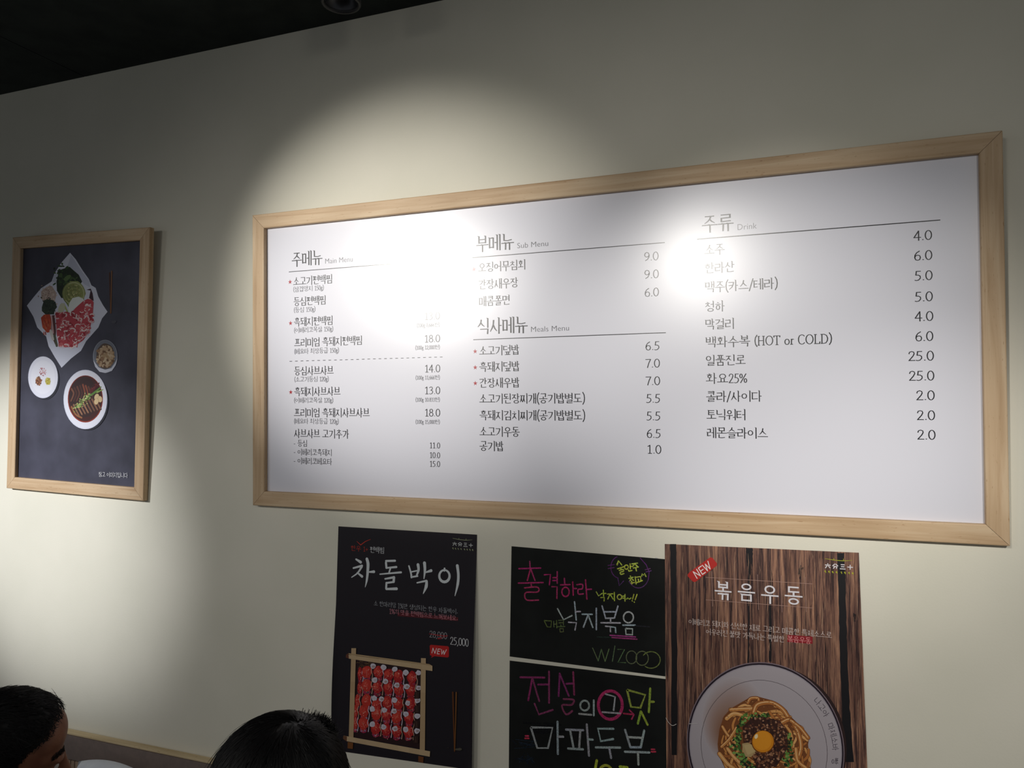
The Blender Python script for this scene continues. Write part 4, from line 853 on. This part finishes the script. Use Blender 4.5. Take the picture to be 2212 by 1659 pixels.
# ------------------------------------------------------------------ lamp housing under the ceiling
lp = at(737, -8, 1.0); dd = (lp-CAM); lc = CAM+dd*((CEIL-.075-CAM.z)/dd.z)
lamp = thing('ceiling_lamp', 'round black cylinder lamp under the dark ceiling, unlit', 'lamp', (lc.x, lc.y, CEIL))
def lathe(name, prof, m, parent, n=40, loc=(0, 0, 0)):
    bm = bmesh.new(); rings = []
    for r, z in prof:
        rings.append([bm.verts.new((r*math.cos(2*math.pi*i/n), r*math.sin(2*math.pi*i/n), z)) for i in range(n)])
    for a_, b_ in zip(rings, rings[1:]):
        for i in range(n): bm.faces.new((a_[i], a_[(i+1) % n], b_[(i+1) % n], b_[i]))
    bmesh.ops.remove_doubles(bm, verts=bm.verts[:], dist=1e-6); bmesh.ops.recalc_face_normals(bm, faces=bm.faces[:])
    o = frombm(name, bm, m, parent, True); o.location = loc; return o
lathe('housing', [(.0, -.004), (.047, -.004), (.048, -.008), (.048, -.092), (.0465, -.095), (.042, -.095), (.040, -.09), (.034, -.06), (0, -.058)], M_bodyblack, lamp)
lathe('mounting_plate', [(0, 0), (.052, 0), (.052, -.004), (0, -.0041)], M_bodyblack, lamp)
lathe('reflector', [(.039, -.088), (.03, -.066), (.012, -.062), (0, -.062)], mat('dark_reflector', (70, 70, 74), .3, .5, .6), lamp)

# ------------------------------------------------------------------ bench back along the wall
zt = (W(145, 1572, 0)[1]+W(450, 1634, 0)[1])/2
bt = .026
M_rail = add_noise(mat('grey_brown_laminate', (128, 112, 106), .6, .3), (124, 110, 104), (132, 117, 110), 60)
M_rib = add_noise(mat('brown_ribbed_cloth', (172, 146, 124), .8, .2), (162, 136, 116), (182, 156, 132), 60)
bx0, bx1 = -3.4, 1.6
bench = thing('wall_bench', 'long wall bench with a grey-brown back rail and pale wood top edge', 'bench', (-.9, -.2, FLZ))
bm = bmesh.new(); box(bm, bx0, bx1, -bt, -.0015, zt-.006, zt); bevel(bm, .0012, 1); o = frombm('top_edge', bm, M_edge, None, label='pale raw plywood top edge'); fix(o, bench)
bm = bmesh.new(); box(bm, bx0, bx1, -bt-.001, -.0015, zt-.078, zt-.0065); o = frombm('back_rail', bm, M_rail); fix(o, bench)
bm = bmesh.new(); xx = bx0
while xx < bx1-.02:
    box(bm, xx, xx+.0135, -bt+.002, -.0015, .29, zt-.082); xx += .0165
o = frombm('ribbed_backrest', bm, M_rib, None, label='brown vertically ribbed backrest'); o['kind'] = 'stuff'; fix(o, bench)
bm = bmesh.new(); box(bm, bx0, bx1, -.30, -bt-.004, .23, .29); bevel(bm, .012); o = frombm('seat', bm, mat('dark_seat_vinyl', (70, 60, 54), .5)); fix(o, bench)
bm = bmesh.new(); box(bm, bx0+.02, bx1-.02, -.27, -.004, FLZ, .229); o = frombm('plinth', bm, M_rail); fix(o, bench)

# white cushion leaning on it
def cushion(loc, rot, w, h, t, m, name='pillow_body', parent=None):
    bm = bmesh.new(); n = 24; g = {}
    for s in (1, -1):
        for i in range(n+1):
            for j in range(n+1):
                u, v = -1+2*i/n, -1+2*j/n
                e_ = (1-abs(u)**2.6)*(1-abs(v)**2.6); th = t/2*max(0, e_)**.5
                px = u*w/2*(1-.10*v*v); pz = v*h/2*(1-.10*u*u)
                wr = .004*noise.noise(Vector((u*3, v*3, s*2)))*(e_)
                if (i in (0, n) or j in (0, n)) and s < 0: g[(s, i, j)] = g[(1, i, j)]
                else: g[(s, i, j)] = bm.verts.new((px, -s*(th+wr), pz))
        for i in range(n):
            for j in range(n):
                f_ = [g[(s, i, j)], g[(s, i+1, j)], g[(s, i+1, j+1)], g[(s, i, j+1)]]
                bm.faces.new(f_ if s > 0 else f_[::-1])
    bmesh.ops.recalc_face_normals(bm, faces=bm.faces[:])
    o = frombm(name, bm, m, parent, True); o.location = loc; o.rotation_euler = rot; return o
M_white = add_noise(mat('white_cotton', (214, 218, 228), .85, .2), (206, 210, 222), (222, 226, 234), 14)

# ------------------------------------------------------------------ people
M_skin = add_noise(mat('brown_skin', (142, 94, 72), .48, .4), (134, 86, 66), (152, 104, 80), 26, detail=5, bump=.3, bscale=260)
M_hair = mat('black_hair', (11, 10, 12), .48, .25)
M_brow = mat('brow_hair', (26, 19, 16), .7, .2)
def ellip(bm, c, r, rot=None, seg=20):
    mt = Matrix.Translation(Vector(c)) @ (Euler(rot).to_matrix().to_4x4() if rot else Matrix()) @ Matrix.Diagonal((r[0], r[1], r[2], 1))
    bmesh.ops.create_uvsphere(bm, u_segments=seg, v_segments=seg//2+2, radius=1, matrix=mt)
def tube(bm, pts, rad, n=14):
    # tapering limb
    vs = []
    for i, p in enumerate(pts):
        p = Vector(p); a_ = Vector(pts[max(0, i-1)]); b_ = Vector(pts[min(len(pts)-1, i+1)]); t = (b_-a_).normalized()
        s = t.cross(Vector((.13, .31, .94))).normalized(); q_ = t.cross(s); r = rad[i]
        vs.append([bm.verts.new(p+(s*math.cos(2*math.pi*k/n)+q_*math.sin(2*math.pi*k/n))*r) for k in range(n)])
    for a_, b_ in zip(vs, vs[1:]):
        for k in range(n): bm.faces.new((a_[k], a_[(k+1) % n], b_[(k+1) % n], b_[k]))
    bm.faces.new(vs[0][::-1]); bm.faces.new(vs[-1])
    for i in (0, -1): ellip(bm, pts[i], (rad[i],)*3, seg=12)
def remeshed(name, bm, m, parent, voxel, smooth=6, fac=.5):
    me = bpy.data.meshes.new(name); bmesh.ops.recalc_face_normals(bm, faces=bm.faces[:]); bm.to_mesh(me); bm.free()
    t = bpy.data.objects.new('tmp', me); COL.objects.link(t)
    r_ = t.modifiers.new('r', 'REMESH'); r_.mode = 'VOXEL'; r_.voxel_size = voxel; r_.use_smooth_shade = True
    s_ = t.modifiers.new('s', 'SMOOTH'); s_.iterations = smooth; s_.factor = fac
    bpy.context.view_layer.update()
    out = bpy.data.meshes.new_from_object(t.evaluated_get(bpy.context.evaluated_depsgraph_get())); bpy.data.objects.remove(t); bpy.data.meshes.remove(me)
    out.name = name; out.materials.clear()
    for p in out.polygons: p.use_smooth = True
    return link(name, out, m, parent)
def head_parts(bm, T):
    """head facing +y, origin at its middle, through transform T"""
    b2 = bmesh.new()
    ellip(b2, (0, -.012, .030), (.074, .094, .083)); ellip(b2, (0, .030, -.005), (.062, .062, .082)); ellip(b2, (0, .048, -.062), (.043, .042, .042))
    ellip(b2, (0, .050, .055), (.060, .038, .046)); ellip(b2, (0, .055, .032), (.060, .034, .040))
    for s in (-1, 1):
        ellip(b2, (s*.028, .080, .027), (.026, .013, .010)); ellip(b2, (s*.042, .058, -.022), (.022, .028, .018)); ellip(b2, (s*.050, .010, -.055), (.018, .035, .030))
        ellip(b2, (s*.076, -.008, -.004), (.008, .020, .031), (0, s*.25, 0)); ellip(b2, (s*.013, .096, -.032), (.009, .011, .008))
        ellip(b2, (s*.031, .073, .004), (.016, .014, .012))
    tube(b2, [(0, .088, .018), (0, .100, -.006), (0, .110, -.026)], [.008, .009, .012]); ellip(b2, (0, .085, -.050), (.025, .012, .006)); ellip(b2, (0, .083, -.062), (.022, .012, .008)); ellip(b2, (0, .078, -.09), (.02, .016, .015))
    bmesh.ops.transform(b2, matrix=T, verts=b2.verts[:])
    me = bpy.data.meshes.new('h'); b2.to_mesh(me); b2.free(); bm.from_mesh(me); bpy.data.meshes.remove(me)
def hair_surface(d_, tilt_=0):
    """radius of the skull+hair in direction d_ (head space)"""
    c = Vector((0, -.012, .030)); r = Vector((.078, .098, .087))
    k = 1/math.sqrt((d_.x/r.x)**2+(d_.y/r.y)**2+(d_.z/r.z)**2)
    return c+d_*k
def make_hair(parent, T, hairline, thick, whorl, seed, strands, length, lift, curl=0, tuft=None):
    rnd = random.Random(seed); bm = bmesh.new()
    # dense cap
    nu, nv = 96, 56; grid = []
    for j in range(nv+1):
        row = []
        for i in range(nu):
            th = math.pi*j/nv; ph = 2*math.pi*i/nu
            d_ = Vector((math.sin(th)*math.cos(ph), math.sin(th)*math.sin(ph), math.cos(th)))
            h = hairline(d_); k = max(0, min(1, h*5))
            t = thick(d_)*k
            p = hair_surface(d_); nn = noise.noise(Vector((d_.x*9, d_.y*9, d_.z*3+seed)))*.0035+noise.noise(d_*30)*.0016
            row.append((bm.verts.new(T @ (p+d_*(t+nn*k-.003))), h))
        grid.append(row)
    for j in range(nv):
        for i in range(nu):
            q_ = [grid[j][i], grid[j+1][i], grid[j+1][(i+1) % nu], grid[j][(i+1) % nu]]
            if max(a_[1] for a_ in q_) > 0:
                try: bm.faces.new([a_[0] for a_ in q_])
                except ValueError: pass
    bmesh.ops.delete(bm, geom=[v for v in bm.verts if not v.link_faces], context='VERTS')
    bmesh.ops.remove_doubles(bm, verts=bm.verts[:], dist=1e-5)
    wd_ = whorl.normalized()
    def strand(root_d, ln, lf, cu, wdt=.0007):
        away = root_d-wd_*root_d.dot(wd_)
        if away.length < 1e-4: away = Vector((1, 0, 0))
        away.normalize(); sw = root_d.cross(away)*.45+Vector((rnd.gauss(0, .15), rnd.gauss(0, .15), rnd.gauss(0, .15)))
        dr = (away+sw).normalized(); d_ = root_d.copy(); pts = []; n = 7; ph = rnd.random()*6
        for k in range(n):
            t = k/(n-1); p = hair_surface(d_)+d_*(thick(d_)*.9+lf*t+(cu*math.sin(ph+t*9) if cu else 0))
            if cu: p += dr*cu*math.cos(ph+t*9)
            pts.append(T @ p); d_ = (d_+dr*(ln/.09/n)).normalized(); dr = (dr-d_*dr.dot(d_)).normalized()
            if hairline(d_) < -.02: break
        if len(pts) < 3: return
        side = (pts[1]-pts[0]).cross(T.to_3x3() @ root_d).normalized()
        prev = None
        for k, p in enumerate(pts):
            w = wdt*(1-.8*k/(len(pts)-1))
            a_, b_, c_ = bm.verts.new(p-side*w), bm.verts.new(p+side*w), bm.verts.new(p+(T.to_3x3() @ root_d).normalized()*w*1.2)
            if prev:
                bm.faces.new((prev[0], a_, c_, prev[2])); bm.faces.new((prev[2], c_, b_, prev[1]))
            prev = (a_, b_, c_)
    cnt = 0
    while cnt < strands:
        d_ = Vector((rnd.gauss(0, 1), rnd.gauss(0, 1), rnd.gauss(0, 1))).normalized()
        if hairline(d_) < .03: continue
        strand(d_, length*rnd.uniform(.6, 1.2), lift*rnd.random()**2*(3 if rnd.random() < .05 else 1), curl*rnd.random(), rnd.uniform(.0006, .0013)); cnt += 1
    if tuft:
        td, sp, n_, lf, cu = tuft
        for _ in range(n_):
            d_ = (td.normalized()+Vector((rnd.gauss(0, sp), rnd.gauss(0, sp), rnd.gauss(0, sp)))).normalized(); strand(d_, .03*rnd.uniform(.5, 1.3), lf*rnd.uniform(.2, 1), cu, .0006)
    return frombm('hair', bm, M_hair, parent, True)
def brow(parent, T, s, seed, body):
    from mathutils.bvhtree import BVHTree
    tree = BVHTree.FromPolygons([v.co for v in body.data.vertices], [p.vertices[:] for p in body.data.polygons])
    rnd = random.Random(seed); bm = bmesh.new(); R3 = T.to_3x3()
    for _ in range(300):
        t = rnd.random(); x = s*(.012+t*.040); z = .031+.009*math.sin(t*2.4)+rnd.gauss(0, .0022)
        h = tree.ray_cast(T @ Vector((x, .16, z)), -(R3 @ Vector((0, 1, 0))))
        if h[0] is None: continue
        p = h[0]; nn = h[1]; dr = R3 @ Vector((s*.8, -.35*t, .35-.5*t))
        dr += Vector((rnd.gauss(0, .15), rnd.gauss(0, .15), rnd.gauss(0, .2))); dr = (dr-nn*dr.dot(nn)*.8).normalized(); e_ = p+dr*.007+nn*.0006
        sd = dr.cross(nn).normalized()*.0006
        v = [bm.verts.new(q_) for q_ in (p-sd, p+sd, e_, p+nn*.0013)]
        bm.faces.new((v[0], v[2], v[3])); bm.faces.new((v[1], v[3], v[2])); bm.faces.new((v[0], v[1], v[2]))
    return frombm('eyebrow', bm, M_brow, parent)
def person(label, hc, yaw, pitch, rollz, shirt, hip, face_dir_hip, hairf, seed):
    root = thing('person', label, 'person', (hip[0], hip[1], 0))
    bpy.context.view_layer.update()
    inv = root.matrix_world.inverted()
    T = inv @ Matrix.Translation(hc) @ Matrix.Rotation(yaw, 4, 'Z') @ Matrix.Rotation(pitch, 4, 'X') @ Matrix.Rotation(rollz, 4, 'Y')
    hp = Vector((0, 0, hip[2])); fd = Vector((math.cos(face_dir_hip), math.sin(face_dir_hip), 0)); sd = Vector((fd.y, -fd.x, 0))
    nb = T @ Vector((0, -.035, -.07)); hcL = inv @ hc
    sh = hp+(nb-hp)*.80; sh.z = hcL.z-.245; sh += fd*-.01
    bm = bmesh.new(); head_parts(bm, T)
    tube(bm, [T @ Vector((0, -.025, -.03)), nb.lerp(sh, .35), sh+Vector((0, 0, .02))], [.056, .054, .062])
    tube(bm, [sh-sd*.13+Vector((0, 0, -.03)), sh+Vector((0, 0, -.015)), sh+sd*.13+Vector((0, 0, -.03))], [.055, .075, .055])
    ch = hp.lerp(sh, .62); 
    tube(bm, [hp, hp.lerp(sh, .3), ch, sh+Vector((0, 0, -.06))], [.135, .125, .135, .11])
    arms = []
    for s in (-1, 1):
        a0 = sh+sd*s*.165+Vector((0, 0, -.045)); el = a0+Vector((0, 0, -.26))+fd*.08+sd*s*.04; wr = el+fd*.23+Vector((0, 0, .03))-sd*s*.06
        tube(bm, [a0, a0.lerp(el, .5), el, el.lerp(wr, .4), wr], [.052, .046, .038, .037, .026]); hd = wr+fd*.05
        ellip(bm, wr.lerp(hd, .8), (.034, .034, .017)); arms.append((a0, el, wr))
        for k in range(4):
            b0 = hd+sd*(k-1.5)*.019+fd*.015; L_ = (.060, .068, .064, .050)[k]
            tube(bm, [b0, b0+fd*L_*.5+Vector((0, 0, .004)), b0+fd*L_+Vector((0, 0, -.014))], [.0095, .0088, .0075], 8)
        b0 = wr+fd*.02-sd*s*.025; tube(bm, [b0, b0+fd*.03-sd*s*.022, b0+fd*.055-sd*s*.026], [.012, .0105, .009], 8)
        k0 = hp+sd*s*.09; kn = k0+fd*.42+Vector((0, 0, .0)); an = kn+Vector((0, 0, -.40+.0)); an.z = -.06
        tube(bm, [k0, k0.lerp(kn, .5), kn, kn.lerp(an, .35), an], [.088, .078, .058, .055, .038]); tube(bm, [an+Vector((0, 0, -.045)), an+fd*.13+Vector((0, 0, -.06))], [.04, .03])
    body = remeshed('body', bm, M_skin, root, .0048, 5)
    # shirt over torso and upper arms
    bm = bmesh.new()
    tube(bm, [sh-sd*.14+Vector((0, 0, -.035)), sh+Vector((0, 0, -.02)), sh+sd*.14+Vector((0, 0, -.035))], [.065, .082, .065])
    tube(bm, [hp, hp.lerp(sh, .3), ch, sh+Vector((0, 0, -.06))], [.150, .142, .150, .122])
    for a0, el, wr in arms: tube(bm, [a0, a0.lerp(el, .5), a0.lerp(el, .8)], [.066, .06, .058])
    remeshed('shirt', bm, shirt, root, .008, 3)
    bm = bmesh.new()
    for s in (-1, 1):
        k0 = hp+sd*s*.09; kn = k0+fd*.42; an = kn.copy(); an.z = -.04
        tube(bm, [k0, k0.lerp(kn, .5), kn, kn.lerp(an, .35), an], [.105, .092, .072, .068, .058])
    tube(bm, [hp-sd*.03, hp+sd*.03], [.155, .155]); remeshed('trousers', bm, M_trous, root, .008, 3)
    for s in (-1, 1):
        bm = bmesh.new(); ellip(bm, T @ Vector((s*.031, .0775, .005)), (.0115,)*3, seg=16); e_ = frombm('eye', bm, M_eye, root, True)
        bm = bmesh.new(); ellip(bm, T @ Vector((s*.031, .0825, .004)), (.0068,)*3, seg=12); frombm('iris', bm, M_brow, e_, True)
    for s in (-1, 1): brow(root, T, s, seed+s, body)
    hairf(root, T)
    return root
M_trous = mat('dark_trousers', (40, 42, 50), .8, .2); M_eye = mat('eye_white', (200, 196, 190), .2)
M_sh1 = mat('grey_shirt', (86, 88, 94), .85, .2); M_sh2 = mat('navy_shirt', (40, 44, 58), .85, .2)
camang = math.atan2(_rt.y, _rt.x)
# left sitter: profile to the right, head bowed
h1 = at(12, 1634, 1.45)
def hairline_f(d_, top=.46):
    tab = ((-1, -.78), (-.1, -.72), (.08, -.50), (.22, -.22), (.38, .14), (.6, .34), (.9, top), (1.01, top))
    y = d_.y
    for (a_, b_), (c_, e_) in zip(tab, tab[1:]):
        if y <= c_: return d_.z-(b_+(e_-b_)*(y-a_)/(c_-a_))
    return d_.z-top
def hair1(root, T):
    th = lambda d_: .004+.010*max(0, d_.z+.1)+(.007*max(0, d_.y) if d_.z > .3 else 0)
    make_hair(root, T, lambda d_: hairline_f(d_, .66)-.16*max(0, min(1, d_.y*3)), th, Vector((0, -.7, .7)), 3, 3000, .035, .004)
P1YAW = camang-math.pi/2+math.radians(36)

p1 = person('person at lower left turned away to the right, short black hair, bare brown forehead', h1, P1YAW, math.radians(-15), math.radians(18), M_sh1, (h1.x-.16, h1.y-.02, .43), math.radians(20), hair1, 5)
h2 = at(600, 1768, 1.05)
def hair2(root, T):
    th = lambda d_: .014+.006*max(0, d_.z)
    make_hair(root, T, lambda d_: hairline_f(d_, .55)+.10, th, Vector((.28, -.45, .85)), 11, 5600, .075, .003, tuft=(Vector((.46, .10, .88)), .08, 200, .013, .004))
p2 = person('person seen from behind below the meat poster, thick black hair with a cowlick', h2, math.radians(12), math.radians(-22), 0, M_sh2, (h2.x, h2.y-.05, .53), math.radians(98), hair2, 9)
# stools that carry them
st = thing('stool', 'round black stool under the person seen from behind', 'stool', (p2.location.x, p2.location.y, FLZ))
lathe('seat', [(0, .46), (.15, .46), (.155, .47), (.155, .495), (.145, .502), (0, .502)], M_bodyblack, st)
for q_ in range(4):
    a_ = math.pi/4+q_*math.pi/2; bm = bmesh.new(); tube(bm, [(math.cos(a_)*.11, math.sin(a_)*.11, .45), (math.cos(a_)*.16, math.sin(a_)*.16, .014)], [.013, .012], 10); frombm('leg', bm, M_bodyblack, st, True)
# cushion
cz = W(232, 1641, -.10)
cush = cushion((cz[0]+.01, -.115, zt-.014-.215), (math.radians(-8), 0, 0), .30, .42, .11, M_white, 'cushion')
cush['label'] = 'white rounded cushion leaning on the bench back beside the left person'; cush['category'] = 'cushion'
